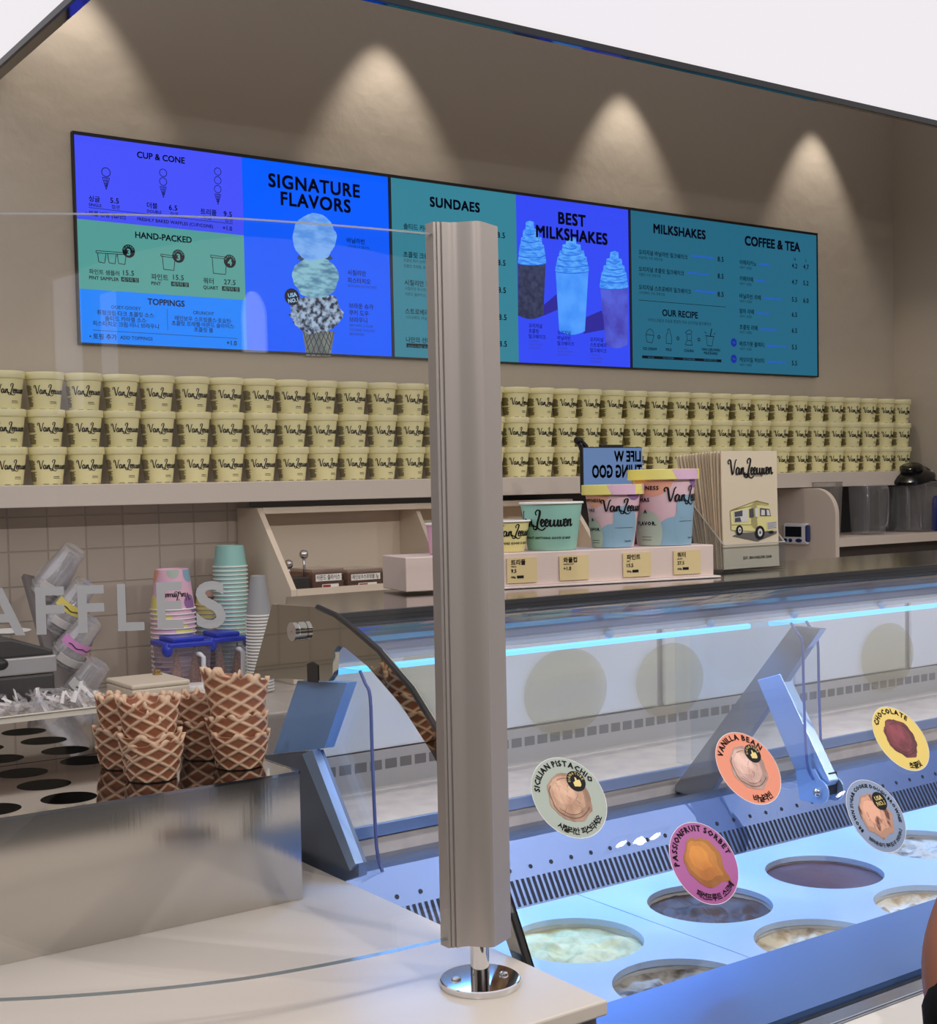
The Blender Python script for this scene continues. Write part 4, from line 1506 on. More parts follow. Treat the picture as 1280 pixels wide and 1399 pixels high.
def sticker(label, px_, py_, R, disc, scoop, top, bottom, badge, seed, tm=PI / 2, bm=-PI / 2, th=0.155, bh=0.16, rag=0.08, tail=None, dark=None):
    # where the pixel ray meets the glass
    best = None
    for k in range(600):
        s = GL[-1] * k / 600
        q = fg(0, s, 0.0)
        w = at(px_, py_, Y=q[1])
        d = abs(w.z - q[2])
        if best is None or d < best[0]:
            best = (d, s, w.x)
    _, s0, x0 = best
    c = fg(x0, s0, 0.004)
    t = thing('flavour_sticker', label, 'sticker', c, group='flavour stickers on the freezer glass')

    def fn(off):
        return lambda u, v: fg(x0 + u * R, s0 - v * R, 0.0036 + off)
    obj('disc', MB().mapped(disc2d(0, 0, 1, 56, 10), fn(0)), mat('sticker_base_%d' % seed, disc, 0.5), t, world=True, smooth=True)
    rim = MB().mapped(ring2d(0, 0, 0.985, 1.0, 56), fn(0.0002))
    obj('border', rim, mat('sticker_border', (235, 235, 235), 0.5), t, world=True)
    o_ = outline(rag, seed, tail=tail)
    V, F = [(0, 0)], []
    nn = len(o_)
    for r in (0.35, 0.7, 1.0):
        V += [(x * r, y * r) for x, y in o_]
    for i in range(nn):
        F.append((0, 1 + i, 1 + (i + 1) % nn))
        for k in range(2):
            F.append((1 + k * nn + i, 1 + (k + 1) * nn + i, 1 + (k + 1) * nn + (i + 1) % nn, 1 + k * nn + (i + 1) % nn))
    sc_ = MB().use(scoop).mapped((V, F), fn(0.0004))
    hm = SCM.get(scoop.name)
    if hm:
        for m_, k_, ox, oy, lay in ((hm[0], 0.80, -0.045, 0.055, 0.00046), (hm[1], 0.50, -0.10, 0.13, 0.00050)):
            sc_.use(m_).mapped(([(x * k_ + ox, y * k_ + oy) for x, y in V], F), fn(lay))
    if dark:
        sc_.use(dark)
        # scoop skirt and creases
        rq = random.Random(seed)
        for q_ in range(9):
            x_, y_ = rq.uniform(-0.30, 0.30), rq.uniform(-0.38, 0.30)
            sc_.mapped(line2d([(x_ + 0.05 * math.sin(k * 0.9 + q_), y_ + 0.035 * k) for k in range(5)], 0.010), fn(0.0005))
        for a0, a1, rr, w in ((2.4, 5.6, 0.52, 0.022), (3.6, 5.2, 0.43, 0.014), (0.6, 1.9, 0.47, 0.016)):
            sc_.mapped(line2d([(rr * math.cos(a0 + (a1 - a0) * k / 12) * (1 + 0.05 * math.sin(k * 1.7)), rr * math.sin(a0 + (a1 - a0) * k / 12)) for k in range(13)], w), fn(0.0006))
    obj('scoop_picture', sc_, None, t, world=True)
    tx = MB().use(INK)
    tx.mapped(arc2d(top, 0.775, tm, th, True, 0.045, gap=0.11), fn(0.0006))
    tx.mapped(arc2d(bottom, 0.775 + 0.8 * bh, bm, bh * 0.86, False, 0.035, gap=0.05), fn(0.0006))
    obj('lettering', tx, None, t, world=True)
    if badge:
        bd = MB().use(INK).mapped(disc2d(0.36, 0.34, 0.255, 30, 2), fn(0.0009))
        bd.use(mat('badge_yellow', (236, 216, 140), 0.6))
        if badge == 'thumb':
            bd.mapped(arc2d('SIGNATURE', 0.165, PI / 2, 0.062, True, 0.04, cx=0.36, cy=0.34), fn(0.0012))
            hand = [(-0.10, -0.10), (0.06, -0.13), (0.10, -0.09), (0.11, 0.0), (0.10, 0.04), (0.03, 0.04), (0.03, 0.10), (-0.01, 0.12), (-0.03, 0.03), (-0.10, 0.0)]
            bd.mapped(poly2d([(0.36 + x, 0.32 + y) for x, y in hand]), fn(0.0012))
        else:
            bd.mapped(text2d('USA', 0.36, 0.37, 0.11, 'C', 0.05), fn(0.0012))
            bd.mapped(text2d('NO.1', 0.36, 0.22, 0.11, 'C', 0.05), fn(0.0012))
        obj('badge', bd, None, t, world=True)


CRE = mat('crease_brown', (120, 82, 64), 0.7)
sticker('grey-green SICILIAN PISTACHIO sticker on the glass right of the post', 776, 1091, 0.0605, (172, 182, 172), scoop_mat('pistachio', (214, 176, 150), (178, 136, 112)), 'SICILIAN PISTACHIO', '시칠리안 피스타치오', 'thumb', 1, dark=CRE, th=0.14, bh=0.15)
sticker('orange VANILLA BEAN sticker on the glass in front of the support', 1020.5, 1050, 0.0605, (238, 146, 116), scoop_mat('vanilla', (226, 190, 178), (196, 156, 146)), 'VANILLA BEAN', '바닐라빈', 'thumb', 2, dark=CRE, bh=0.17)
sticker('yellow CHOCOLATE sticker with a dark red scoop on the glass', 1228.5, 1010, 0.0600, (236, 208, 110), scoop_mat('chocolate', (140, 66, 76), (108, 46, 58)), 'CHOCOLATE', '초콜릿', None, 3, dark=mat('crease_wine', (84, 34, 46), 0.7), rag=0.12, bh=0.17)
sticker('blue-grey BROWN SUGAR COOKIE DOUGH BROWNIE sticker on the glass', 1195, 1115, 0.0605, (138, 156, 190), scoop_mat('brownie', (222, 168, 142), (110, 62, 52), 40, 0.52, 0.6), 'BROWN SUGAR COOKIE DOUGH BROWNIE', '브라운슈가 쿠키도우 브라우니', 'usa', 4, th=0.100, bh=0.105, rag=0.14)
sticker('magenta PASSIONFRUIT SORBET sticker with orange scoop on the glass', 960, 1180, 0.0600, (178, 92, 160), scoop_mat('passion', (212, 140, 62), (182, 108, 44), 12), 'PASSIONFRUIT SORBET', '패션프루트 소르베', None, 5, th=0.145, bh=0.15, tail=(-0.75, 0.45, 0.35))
# ------------------------------------------------------------------ things standing on the freezer top
STZ = CT + 0.0008
a_, b_ = at(555, 812, Z=STZ), at(975, 789, Z=STZ)
SLEN = (b_ - a_).length
SANG = math.atan2(b_.y - a_.y, b_.x - a_.x)
SH, SD = 0.066, 0.122
stand = thing('cup_stand', 'pinkish-cream display stand for sample cups on the freezer top', 'display stand', (a_.x, a_.y, STZ), SANG)
PINKW = mat('stand_pink', (226, 206, 198), 0.38)
obj('body', MB().box((0, 0, 0.004), (SLEN, SD, SH)), PINKW, stand, bevel=0.0015)
obj('base_lip', MB().box((0.10, -0.008, 0.0), (SLEN + 0.012, SD, 0.004)), mat('stand_lip', (232, 218, 214), 0.3), stand, bevel=0.001)
SM = Matrix.Translation((a_.x, a_.y, STZ)) @ Matrix.Rotation(SANG, 4, 'Z')


def on_stand(px_, off, z=SH):
    """local x along the stand whose point (x, off, z) is seen in photo column px_"""
    lo, hi = -0.1, SLEN + 0.2
    for _ in range(40):
        m = (lo + hi) / 2
        if proj(SM @ Vector((m, off, z)))[0] < px_:
            lo = m
        else:
            hi = m
    return lo


def blobs(mb, r0, r1, H, items, k):
    for j, (m, phi, z, r, ry) in enumerate(items):
        fn = cone_map(r0, r1, H, 0.0004 + 0.00025 * j)
        rm = (r0 + r1) / 2
        mb.use(m).mapped(disc2d(phi * PI / 180 * rm, z * H, r * k, 40, 8, ry * k), fn)


PK = mat('cup_pink', (232, 196, 206), 0.5)
PEACH = mat('blob_peach', (232, 166, 142), 0.5)
PURP = mat('blob_purple', (150, 104, 164), 0.5)
BLU = mat('blob_blue', (140, 176, 200), 0.5)
SAGE = mat('blob_sage', (176, 192, 178), 0.5)
YEL = mat('blob_yellow', (236, 224, 130), 0.5)
LIL = mat('blob_lilac', (222, 182, 206), 0.5)
PAPER_W = mat('paper_white', (240, 238, 234), 0.5)


def printed_tub(name, label, loc, r0, r1, H, lid_r, lid_h, dphi, logo_phi, words_phi):
    t = thing(name, label, 'cup', loc, 0, 'sample cups on the pink stand')
    mb = MB().use(PK)
    mb.lathe([(0.001, 0.003), (r0 - 0.003, 0.003), (r0 - 0.001, 0), (r0, 0.002), (r1, H)], 56)
    k = H / 0.12
    blobs(mb, r0, r1, H, ((PEACH, -65 + dphi, 0.97, 0.036, 0.036), (PURP, 33 + dphi, 0.98, 0.022, 0.024), (BLU, -22 + dphi, 0.06, 0.036, 0.040), (BLU, 14 + dphi, 0.30, 0.030, 0.046), (BLU, 4 + dphi, 0.52, 0.019, 0.020), (SAGE, -78 + dphi, 0.18, 0.027, 0.036)), k)
    mb.use(INK)
    rm = (r0 + r1) / 2
    fn = cone_map(r0, r1, H, 0.0022)
    mb.mapped(logo2d(logo_phi * PI / 180 * rm, 0.60 * H, 2.05 * rm, 5), fn)
    for wd, z in (('HAPPINESS', 0.76), ('HAS', 0.60), ('A', 0.44), ('FLAVOR.', 0.28)):
        mb.mapped(text2d(wd, words_phi * PI / 180 * rm, z * H, 0.0062 * k, 'C', 0.045, 1, 1.15), fn)
    mb.mapped(line2d([((logo_phi + 30) * PI / 180 * rm + i * 0.006, 0.33 * H) for i in range(8)], 0.0006), fn)
    mb.mapped(text2d('THE PINT' if H < 0.12 else 'THE QUART', (logo_phi + 66) * PI / 180 * rm, 0.09 * H, 0.003, 'C', 0.03, 1), fn)
    for z in (0.12, 0.08):
        mb.mapped(line2d([((words_phi - 12) * PI / 180 * rm + i * 0.006, z * H) for i in range(5)], 0.0008), fn)
    obj('body', mb, None, t, smooth=True, sharp=35)
    lm = MB().use(YEL)
    z0 = H - lid_h * 0.75
    pr = [(r1 - 0.001, z0), (lid_r - 0.001, z0), (lid_r, z0 + 0.001), (lid_r, z0 + lid_h - 0.001), (lid_r - 0.0015, z0 + lid_h), (lid_r - 0.004, z0 + lid_h - 0.002), (0.001, z0 + lid_h - 0.002)]
    lm.lathe(pr, 56)
    for m, p0, p1 in ((LIL, -30, 26), (YEL, 26, 48), (LIL, 48, 100)):
        fnl = lambda u, v: ((lid_r + 0.0004) * math.sin(u), -(lid_r + 0.0004) * math.cos(u), z0 + lid_h * v)
        A0, A1 = (p0 + dphi) * PI / 180, (p1 + dphi) * PI / 180
        lm.use(m).mapped(([(A0 + (A1 - A0) * i / 12 + (0.16 if v == 0.02 else 0) * (1 - i / 12), v) for v in (0.02, 0.98) for i in range(13)], [(i, i + 1, i + 14, i + 13) for i in range(12)]), fnl)
    obj('lid', lm, None, t, smooth=True, sharp=35)
    return t


def paper_cup(name, label, loc, rgb, r0, r1, H, logo_phi=None, sub='', logo_w=2.2, group='sample cups on the pink stand'):
    t = thing(name, label, 'cup', loc, 0, group)
    m = mat('cup_' + '%d_%d_%d' % rgb, rgb, 0.5)
    mb = MB().use(m)
    mb.lathe([(0.001, 0.003), (r0 - 0.003, 0.003), (r0 - 0.001, 0), (r0, 0.002), (r1, H - 0.002)], 48)
    mb.use(PAPER_W).lathe([(r1 - 0.001, H - 0.002), (r0 - 0.003, 0.005), (0.001, 0.005)], 48)
    if logo_phi is not None:
        rm = (r0 + r1) / 2
        fn = cone_map(r0, r1, H, 0.0006)
        mb.use(INK).mapped(logo2d(logo_phi * PI / 180 * rm, 0.50 * H, logo_w * rm, 5), fn)
        mb.mapped(text2d(sub, (logo_phi + logo_w * 90 / PI) * PI / 180 * rm, 0.24 * H, 0.0042, 'C', 0.045, 1, 1.1), fn)
    obj('body', mb, None, t, smooth=True, sharp=35)
    obj('rim', MB().lathe([(r1 - 0.0012, H - 0.004), (r1 + 0.0022, H - 0.004), (r1 + 0.0030, H - 0.0015), (r1 + 0.0015, H), (r1 - 0.0012, H - 0.001)], 48), PAPER_W, t, smooth=True)
    return t


def sp(px_, off=SD / 2):
    return SM @ Vector((on_stand(px_, off), off, SH + 0.0006))


paper_cup('paper_cup', 'small pink paper cup on the stand, half hidden by the grey post', sp(612), (232, 178, 214), 0.034, 0.040, 0.058, -60, 'GOOD')
paper_cup('paper_cup', 'small yellow paper cup with cursive logo beside the grey post', sp(690), (228, 218, 150), 0.037, 0.0475, 0.060, -61, 'MORE GOOD IS GOOD', 2.1)
paper_cup('paper_cup', 'mint green open paper cup on the pink stand', sp(754), (150, 202, 188), 0.047, 0.060, 0.092, -128, 'LIFE WITHOUT ANYTHING GOOD IS BAD', 2.36)
printed_tub('pint_tub', 'pink pint tub with pastel blobs and yellow lid, the smaller one', sp(838), 0.0405, 0.0555, 0.118, 0.0615, 0.020, -22, -67, -95)
printed_tub('quart_tub', 'pink quart tub with pastel blobs, largest on the stand', sp(907), 0.0535, 0.0640, 0.146, 0.0715, 0.021, 0, -42, -80)

CARD = mat('price_card', (226, 204, 152), 0.5)
for px_, lines, lab in ((713, ('트리플', 'TRIPLE', '9.5', '180g'), 'price card reading 9.5 under the yellow cup'), (784, ('와플컵', 'WAFFLE CUP', '+1.0', ''), 'price card reading +1.0 under the mint cup'),
                        (870, ('파인트', 'PINT', '15.5', '350g'), 'price card reading 15.5 under the smaller pink tub'), (938.5, ('쿼터', 'QUART', '27.5', '620g'), 'price card reading 27.5 under the largest pink tub')):
    xc = on_stand(px_, -0.002, 0.03)
    w, h = 0.062, 0.047
    t = thing('price_card', lab, 'price card', SM @ Vector((xc, -0.0012, 0.010)), SANG, 'price cards on the stand front')
    obj('card', MB().box((-w / 2, -0.0018, 0), (w / 2, -0.0004, h)), CARD, t)
    mb = MB().use(INK)
    fn = lambda u, v: (u, -0.0022, v)
    mb.mapped(text2d(lines[0], -w / 2 + 0.008, 0.0345, 0.0078, 'L', 0.04), fn)
    mb.mapped(text2d(lines[1], -w / 2 + 0.008, 0.0295, 0.0026, 'L', 0.03), fn)
    mb.mapped(text2d(lines[2], -w / 2 + 0.008, 0.0195, 0.0066, 'L', 0.04), fn)
    if lines[3]:
        mb.mapped(text2d(lines[3], -w / 2 + 0.008, 0.0095, 0.0036, 'L', 0.04), fn)
        mb.mapped(rect2d(-w / 2 + 0.020, 0.0085, -w / 2 + 0.034, 0.0138), fn)
    obj('lettering', mb, None, t)

# cubby with a slanted open front, built under the wall shelf
CUB = mat('cubby_cream', (222, 206, 186), 0.45)
cx0, cx1, cyf, cyb, cz = 1.757, 2.95, 3.35, 3.684, 1.4475
lipz = 1.184
cb = thing('topping_cubby', 'cream open-front cubby under the wall shelf holding topping boxes', 'cubby', (2.3, 3.5, 0.951))
side = [(cyf, 0.951), (cyb, 0.951), (cyb, cz), (cyf + 0.20, cz), (cyf, lipz + 0.034)]
obj('side_panel', MB().prism(side, cx0, cx0 + 0.018), CUB, cb, world=True, bevel=0.0015)
obj('side_panel', MB().prism(side, cx1 - 0.018, cx1), CUB, cb, world=True, bevel=0.0015)
xd = at(572, 750, Y=3.56).x
obj('divider', MB().prism([(cyf + 0.06, lipz + 0.004), (cyb - 0.016, lipz + 0.004), (cyb - 0.016, cz - 0.018), (cyf + 0.225, cz - 0.018)], xd, xd + 0.014), CUB, cb, world=True)
obj('top_panel', MB().box((cx0 + 0.0181, cyf + 0.196, cz - 0.018), (cx1 - 0.0181, cyb, cz)), CUB, cb, world=True)
obj('back_panel', MB().box((cx0 + 0.0181, cyb - 0.014, 0.951), (cx1 - 0.0181, cyb, cz - 0.0181)), CUB, cb, world=True)
obj('front_lip', MB().box((cx0 + 0.0181, cyf, 0.951), (cx1 - 0.0181, cyf + 0.014, lipz + 0.034)), CUB, cb, world=True)
obj('bottom', MB().box((cx0 + 0.0181, cyf + 0.0141, lipz - 0.010), (cx1 - 0.0181, cyb - 0.0141, lipz + 0.004)), CUB, cb, world=True)
CBZ = lipz + 0.0045
YB = 3.44
p0, p1 = at(401, 800, Y=YB), at(424, 800, Y=YB)
hb = thing('scoop_holder', 'black scoop holder block at the left end of the cubby', 'holder', ((p0.x + p1.x) / 2, YB + 0.02, CBZ))
hz = at(412, 789, Y=YB).z
obj('block', MB().box((p0.x - 0.004, YB, CBZ), (p1.x, YB + 0.065, hz)), BLACK, hb, world=True, bevel=0.003)
for k, (bx_, by_, lab) in enumerate(((415, 757.5, 'steel ball-ended spoon standing in the black holder, the taller one'), (394, 771, 'steel ball-ended spoon half hidden by the cubby side'))):
    q = at(bx_, by_, Y=YB + 0.04)
    q.x = max(q.x, cx0 + 0.034)
    t = thing('ball_spoon', lab, 'spoon', (q.x, q.y, hz))
    obj('stem', MB().tube([(q.x, q.y, hz + 0.0003), (q.x, q.y, q.z - 0.009)], 0.0042, 10), CHROME, t, world=True, smooth=True)
    obj('ball', MB().ball((q.x, q.y, q.z), 0.0138, 20, 14), CHROME, t, world=True, smooth=True)
BOXB = sheer('topping_box', rgb=(150, 116, 100), tint=(200, 170, 150), haze=0.45, f0=0.05)
for k, (xa, xb, tx_, lab) in enumerate(((427, 470, '아몬드 슬라이스 7g', 'clear topping box with white label, next to the black holder'), (475, 523, '레인보우스프링클 7g', 'clear topping box in the middle of the row in the cubby'), (528, 574, '초콜릿 볼 7g', 'clear topping box partly hidden by the pink stand'))):
    X0, X1 = at(xa, 800, Y=YB).x, at(xb, 798, Y=YB).x
    X1 = min(X1, xd - 0.003)
    bz = at(xa, 783, Y=YB).z
    t = thing('topping_box', lab, 'box', ((X0 + X1) / 2, YB + 0.04, CBZ), 0, 'topping boxes in the cubby')
    obj('box', MB().box((X0, YB, CBZ), (X1, YB + 0.14, bz)), BOXB, t, world=True, bevel=0.003)
    obj('lid', MB().box((X0 - 0.001, YB - 0.001, bz + 0.0003), (X1 + 0.001, YB + 0.141, bz + 0.010)), sheer('box_lid', rgb=(200, 184, 176), tint=(230, 215, 205), haze=0.4, f0=0.06), t, world=True, bevel=0.003)
    obj('toppings', MB().box((X0 + 0.004, YB + 0.004, CBZ + 0.001), (X1 - 0.004, YB + 0.136, CBZ + 0.03)), add_mottle(mat('topping_%d' % k, (120, 66, 54), 0.7), (90, 44, 40), 120), t, world=True)
    lm = MB().use(PAPER_W)
    w = X1 - X0
    h_ = bz - CBZ
    lm.box((X0 + w * 0.1, YB - 0.0016, CBZ + h_ * 0.62), (X0 + w * 0.92, YB - 0.0004, CBZ + h_ * 0.92))
    lm.box((X0 + w * 0.3, YB - 0.0016, CBZ + h_ * 0.1), (X0 + w * 0.82, YB - 0.0004, CBZ + h_ * 0.48))
    lm.use(mat('tag_red', (150, 40, 50), 0.5)).box((X0 + w * 0.32, YB - 0.0020, CBZ + h_ * 0.13), (X0 + w * 0.56, YB - 0.0015, CBZ + h_ * 0.45))
    lm.use(INK).mapped(text2d(tx_, X0 + w * 0.13, CBZ + h_ * 0.69, h_ * 0.17, 'L', 0.02, 1, sx=0.72), lambda u, v: (u, YB - 0.0019, v))
    obj('label_strip', lm, None, t, world=True)
q0, q1 = at(576, 757, Y=3.56), at(592, 750, Y=3.56)
bb = thing('storage_box', 'small dark blue box with a wooden top behind the pink paper cup', 'box', (xd + 0.06, 3.58, CBZ))
obj('box', MB().box((xd + 0.018, 3.53, CBZ), (xd + 0.11, 3.65, q0.z)), mat('navy_box', (34, 46, 92), 0.5), bb, world=True, bevel=0.003)
obj('wooden_top', MB().box((xd + 0.026, 3.54, q0.z + 0.0005), (xd + 0.102, 3.64, q1.z)), mat('brown_wood', (112, 82, 60), 0.5), bb, world=True, bevel=0.003)

# paper bags in an acrylic holder
KRAFT = mat('bag_paper', (212, 198, 174), 0.7)
KRAFT2 = mat('bag_paper_side', (204, 178, 146), 0.7)
BYF = 1.985
bl_, br_ = at(988, 700, Y=BYF).x, at(1064, 700, Y=BYF).x
bw = br_ - bl_
btop = at(1025, 616, Y=BYF).z
bh = btop - STZ - 0.006


def bag_mesh(front, rnd):
    mb = MB().use(KRAFT)
    nseg = 8
    t0 = 0.0028
    # slightly bowed folded bag, standing in local coords: x 0..bw, z 0..bh
    bow = rnd.uniform(-0.002, 0.002)
    def fn(o):
        return lambda u, v: (u * bw, o + bow * math.sin(PI * v), v * bh)
    mb.grid(fn(0), 1, nseg)
    mb.grid(fn(t0), 1, nseg)
    mb.use(KRAFT2)
    for uu in (0, 1):
        mb.grid(lambda u, v, uu=uu: (uu * bw, t0 * u + bow * math.sin(PI * v), v * bh), 1, nseg)
    mb.grid(lambda u, v: (u * bw, t0 * v, bh), 1, 1)
    return mb


rb = random.Random(5)
NBAG = 15
for k in range(NBAG):
    f = k / (NBAG - 1)
    tilt = -(0.02 + 0.21 * f ** 0.9)
    lab = 'printed paper bag with a food truck picture, front of the bags' if k == 0 else 'cream paper bag, %s behind the one with the truck picture' % ORD[k - 1]
    t = thing('paper_bag', lab, 'paper bag', (bl_ - 0.002 * (k > 0) + rb.uniform(-0.002, 0.001) * (k > 0), BYF + 0.0048 * k, STZ + 0.006), 0, 'paper bags in the clear holder')
    t.rotation_euler = (tilt, 0.035 * (f > 0.5) * (f - 0.5) * -2, 0)
    obj('bag', bag_mesh(k == 0, rb), None, t)
    fb = lambda o: (lambda u, v: (u, -0.0009 - 0.0003 * o, v))
    if k in (0, 1, 2):
        art = MB().use(INK).mapped(logo2d(0.020 + 0.0, 0.80 * bh, bw * 0.80, 5), fb(0))
        obj('lettering', art, None, t)
    if k == 0:
        def U(cx_, cy_):
            return ((cx_ - 418) / 447 * bw, (1300 - cy_) / 1122 * bh)
        art = t.children[-1]
        a2 = MB().use(INK)
        a2.mapped(text2d('밴루엔 아이스크림', bw * 0.55, U(0, 420)[1], 0.0055, 'C', 0.03, 1), fb(0))
        a2.mapped(text2d('EST. BROOKLYN 2008', bw * 0.60, U(0, 1215)[1], 0.0058, 'C', 0.03, 1, 1.1), fb(0))
        obj('lettering', a2, None, t)
        tr = MB()
        TRY = mat('truck_yellow', (216, 208, 142), 0.7)
        TRD = mat('truck_shadow', (92, 90, 88), 0.7)
        TRW = mat('truck_window', (66, 66, 78), 0.6)
        TRP = mat('truck_pale', (206, 204, 206), 0.6)
        TRE = mat('truck_edge', (120, 112, 70), 0.7)

        def poly(m, o, pts):
            tr.use(m).mapped(poly2d([U(*p) for p in pts][::-1]), fb(o))

        def circ_(m, o, c, rx, ry):
            q = U(*c)
            e1 = U(c[0] + rx, c[1])[0] - q[0]
            e2 = q[1] - U(c[0], c[1] + ry)[1]
            tr.use(m).mapped(disc2d(q[0], q[1], abs(e1), 24, 1, abs(e2)), fb(o))
        poly(TRD, 0, [(487, 985), (560, 960), (850, 960), (845, 985), (690, 1050)])
        poly(TRY, 1, [(478, 738), (690, 690), (690, 950), (655, 950), (482, 930)])
        poly(TRY, 1, [(685, 655), (785, 690), (795, 740), (800, 810), (845, 840), (845, 930), (790, 955), (690, 955), (640, 900), (640, 700)])
        poly(TRE, 2, [(478, 738), (688, 655), (785, 688), (785, 696), (688, 664), (478, 745)])
        poly(TRY, 1, [(478, 742), (688, 662), (785, 694), (785, 712), (690, 700), (480, 750)])
        poly(TRP, 3, [(505, 755), (612, 735), (612, 855), (505, 858)])
        poly(TRW, 4, [(508, 757), (570, 744), (570, 800), (508, 806)])
        poly(TRW, 4, [(510, 815), (550, 810), (560, 852), (508, 855)])
        poly(TRW, 3, [(625, 735), (660, 727), (662, 815), (625, 818)])
        poly(TRW, 3, [(712, 728), (790, 742), (800, 812), (712, 808)])
        poly(TRP, 4, [(722, 745), (750, 750), (750, 800), (720, 800)])
        poly(TRP, 4, [(765, 748), (785, 752), (792, 805), (768, 803)])
        poly(TRP, 3, [(672, 725), (696, 728), (698, 815), (672, 815)])
        poly(TRE, 3, [(482, 876), (640, 884), (640, 889), (482, 881)])
        poly(TRP, 3, [(765, 868), (842, 862), (845, 925), (770, 940)])
        for kk in range(5):
            poly(TRW, 4, [(772, 876 + 13 * kk), (842, 868 + 13 * kk), (842, 872 + 13 * kk), (772, 881 + 13 * kk)])
        for c, rx, ry in (((543, 933), 27, 48), ((706, 965), 38, 66)):
            circ_(INK, 5, c, rx, ry)
            circ_(TRP, 6, c, rx * 0.5, ry * 0.58)
            circ_(TRW, 7, c, rx * 0.2, ry * 0.22)
        circ_(INK, 3, (800, 968), 22, 14)
        obj('truck_picture', tr, None, t)
ah = thing('bag_holder', 'clear acrylic holder gripping the paper bags on the freezer top', 'holder', ((bl_ + br_) / 2, 2.03, STZ))
hx0, hx1 = bl_ - 0.010, br_ + 0.008
am = MB()
am.box((hx0, BYF - 0.012, STZ), (hx1, BYF + 0.125, STZ + 0.004))
am.box((hx0, BYF - 0.012, STZ + 0.004), (hx1, BYF - 0.009, STZ + 0.058))
sd = [(BYF - 0.009, STZ + 0.004), (BYF + 0.125, STZ + 0.004), (BYF + 0.165, STZ + 0.20), (BYF + 0.145, STZ + 0.205), (BYF - 0.009, STZ + 0.058)]
am.prism(sd, hx0, hx0 + 0.003).prism(sd, hx1 - 0.003, hx1)
obj('tray', am, ACRYL, ah, world=True)
ae = MB()
for X in (hx0 + 0.0015, hx1 - 0.0015):
    ae.tube([(X, sd[3][0], sd[3][1]), (X, sd[4][0], sd[4][1])], 0.0016, 6)
ae.tube([(hx0, BYF - 0.0105, STZ + 0.058), (hx1, BYF - 0.0105, STZ + 0.058)], 0.0015, 6)
obj('polished_edge', ae, sheer('holder_edge', rgb=(236, 228, 220), haze=0.6), ah, world=True)

# blue customer screen with reflected wall text drawn on as mirrored lettering
ts = thing('tablet_screen', 'small blue screen with black frame and painted reflection of lettering, above the pint tub', 'screen', (0, 0, 0))
c0, c1, c2 = at(797, 612, Y=3.04), at(877, 612, Y=3.04), at(799, 668, Y=3.04)
ts.location = ((c0.x + c1.x) / 2, 3.06, 0.951)
obj('housing', MB().box((c0.x - 0.004, 3.041, c2.z - 0.012), (c1.x + 0.003, 3.055, c0.z + 0.003)), BLACK, ts, world=True, bevel=0.003)
obj('display', MB().box((c0.x, 3.0395, c2.z), (c1.x, 3.0412, c0.z)), mat('tablet_blue', (104, 136, 186), 0.3, emit=0.75), ts, world=True)
mt = MB().use(mat('tablet_reflection', (8, 10, 20), 0.4))
w_ = c1.x - c0.x


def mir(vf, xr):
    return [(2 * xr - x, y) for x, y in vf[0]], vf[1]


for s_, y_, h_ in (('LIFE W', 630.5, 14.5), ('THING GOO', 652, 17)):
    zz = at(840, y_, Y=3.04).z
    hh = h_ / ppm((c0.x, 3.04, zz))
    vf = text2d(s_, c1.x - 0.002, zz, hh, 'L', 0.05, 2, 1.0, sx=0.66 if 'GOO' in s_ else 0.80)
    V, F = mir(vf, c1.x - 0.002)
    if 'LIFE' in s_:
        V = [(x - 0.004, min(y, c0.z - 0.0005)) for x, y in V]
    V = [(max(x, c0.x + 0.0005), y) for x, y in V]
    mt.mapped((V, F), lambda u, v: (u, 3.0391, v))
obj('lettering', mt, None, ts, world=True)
bk = MB()
h0, h1_ = at(787, 602, Y=3.07), at(800, 648, Y=3.07)
bk.tube([(h0.x, 3.07, h0.z), (h0.x + 0.012, 3.065, h0.z - 0.012), (h1_.x + 0.004, 3.06, h1_.z)], 0.008, 10)
bk.tube([(h0.x - 0.006, 3.065, h0.z), (h0.x + 0.012, 3.065, h0.z + 0.001)], 0.010, 12)
bk.tube([(h0.x + 0.01, 3.065, h0.z), (h0.x + 0.035, 3.065, h0.z - 0.022)], 0.009, 10)
bk.box((at(820, 606, Y=3.05).x, 3.044, c0.z), (at(850, 606, Y=3.05).x, 3.058, c0.z + 0.010))
xm = (c0.x + c1.x) / 2
bk.box((xm - 0.014, 3.056, 0.960), (xm + 0.014, 3.080, c0.z - 0.03)).box((xm - 0.08, 3.0, 0.951), (xm + 0.08, 3.15, 0.960))
obj('bracket', bk, BLACK, ts, world=True, bevel=0.002)

# shelf unit at the right under the wall shelf, with jugs and blender lids
UN = mat('unit_cream', (212, 198, 186), 0.45)
K2 = 1.653
ux0, ux1, uyf, uyb = 4.070, 4.888, 3.345, 3.684
un = thing('jug_shelf', 'cream shelf unit with rounded side panel under the wall shelf, at the right', 'shelf unit', (4.5, 3.5, 0.951))
uz = 1.4625
R = 0.10
sidep = [(uyf, 0.951), (uyb, 0.951), (uyb, uz)] + [(uyf + R - R * math.sin(PI / 2 * k / 10), uz - R + R * math.cos(PI / 2 * k / 10)) for k in range(11)]
obj('side_panel', MB().prism(sidep, ux0, ux0 + 0.022), UN, un, world=True, bevel=0.0015)
sb = at(1135, 736, Y=uyf).z
obj('shelf_board', MB().box((ux0 + 0.0221, uyf, sb - 0.034), (ux1, uyb, sb)), UN, un, world=True, bevel=0.0015)
obj('back_panel', MB().box((ux0 + 0.0221, uyb - 0.006, 0.951), (ux1, uyb, sb - 0.0341)), mat('unit_back', (26, 24, 24), 0.5), un, world=True)
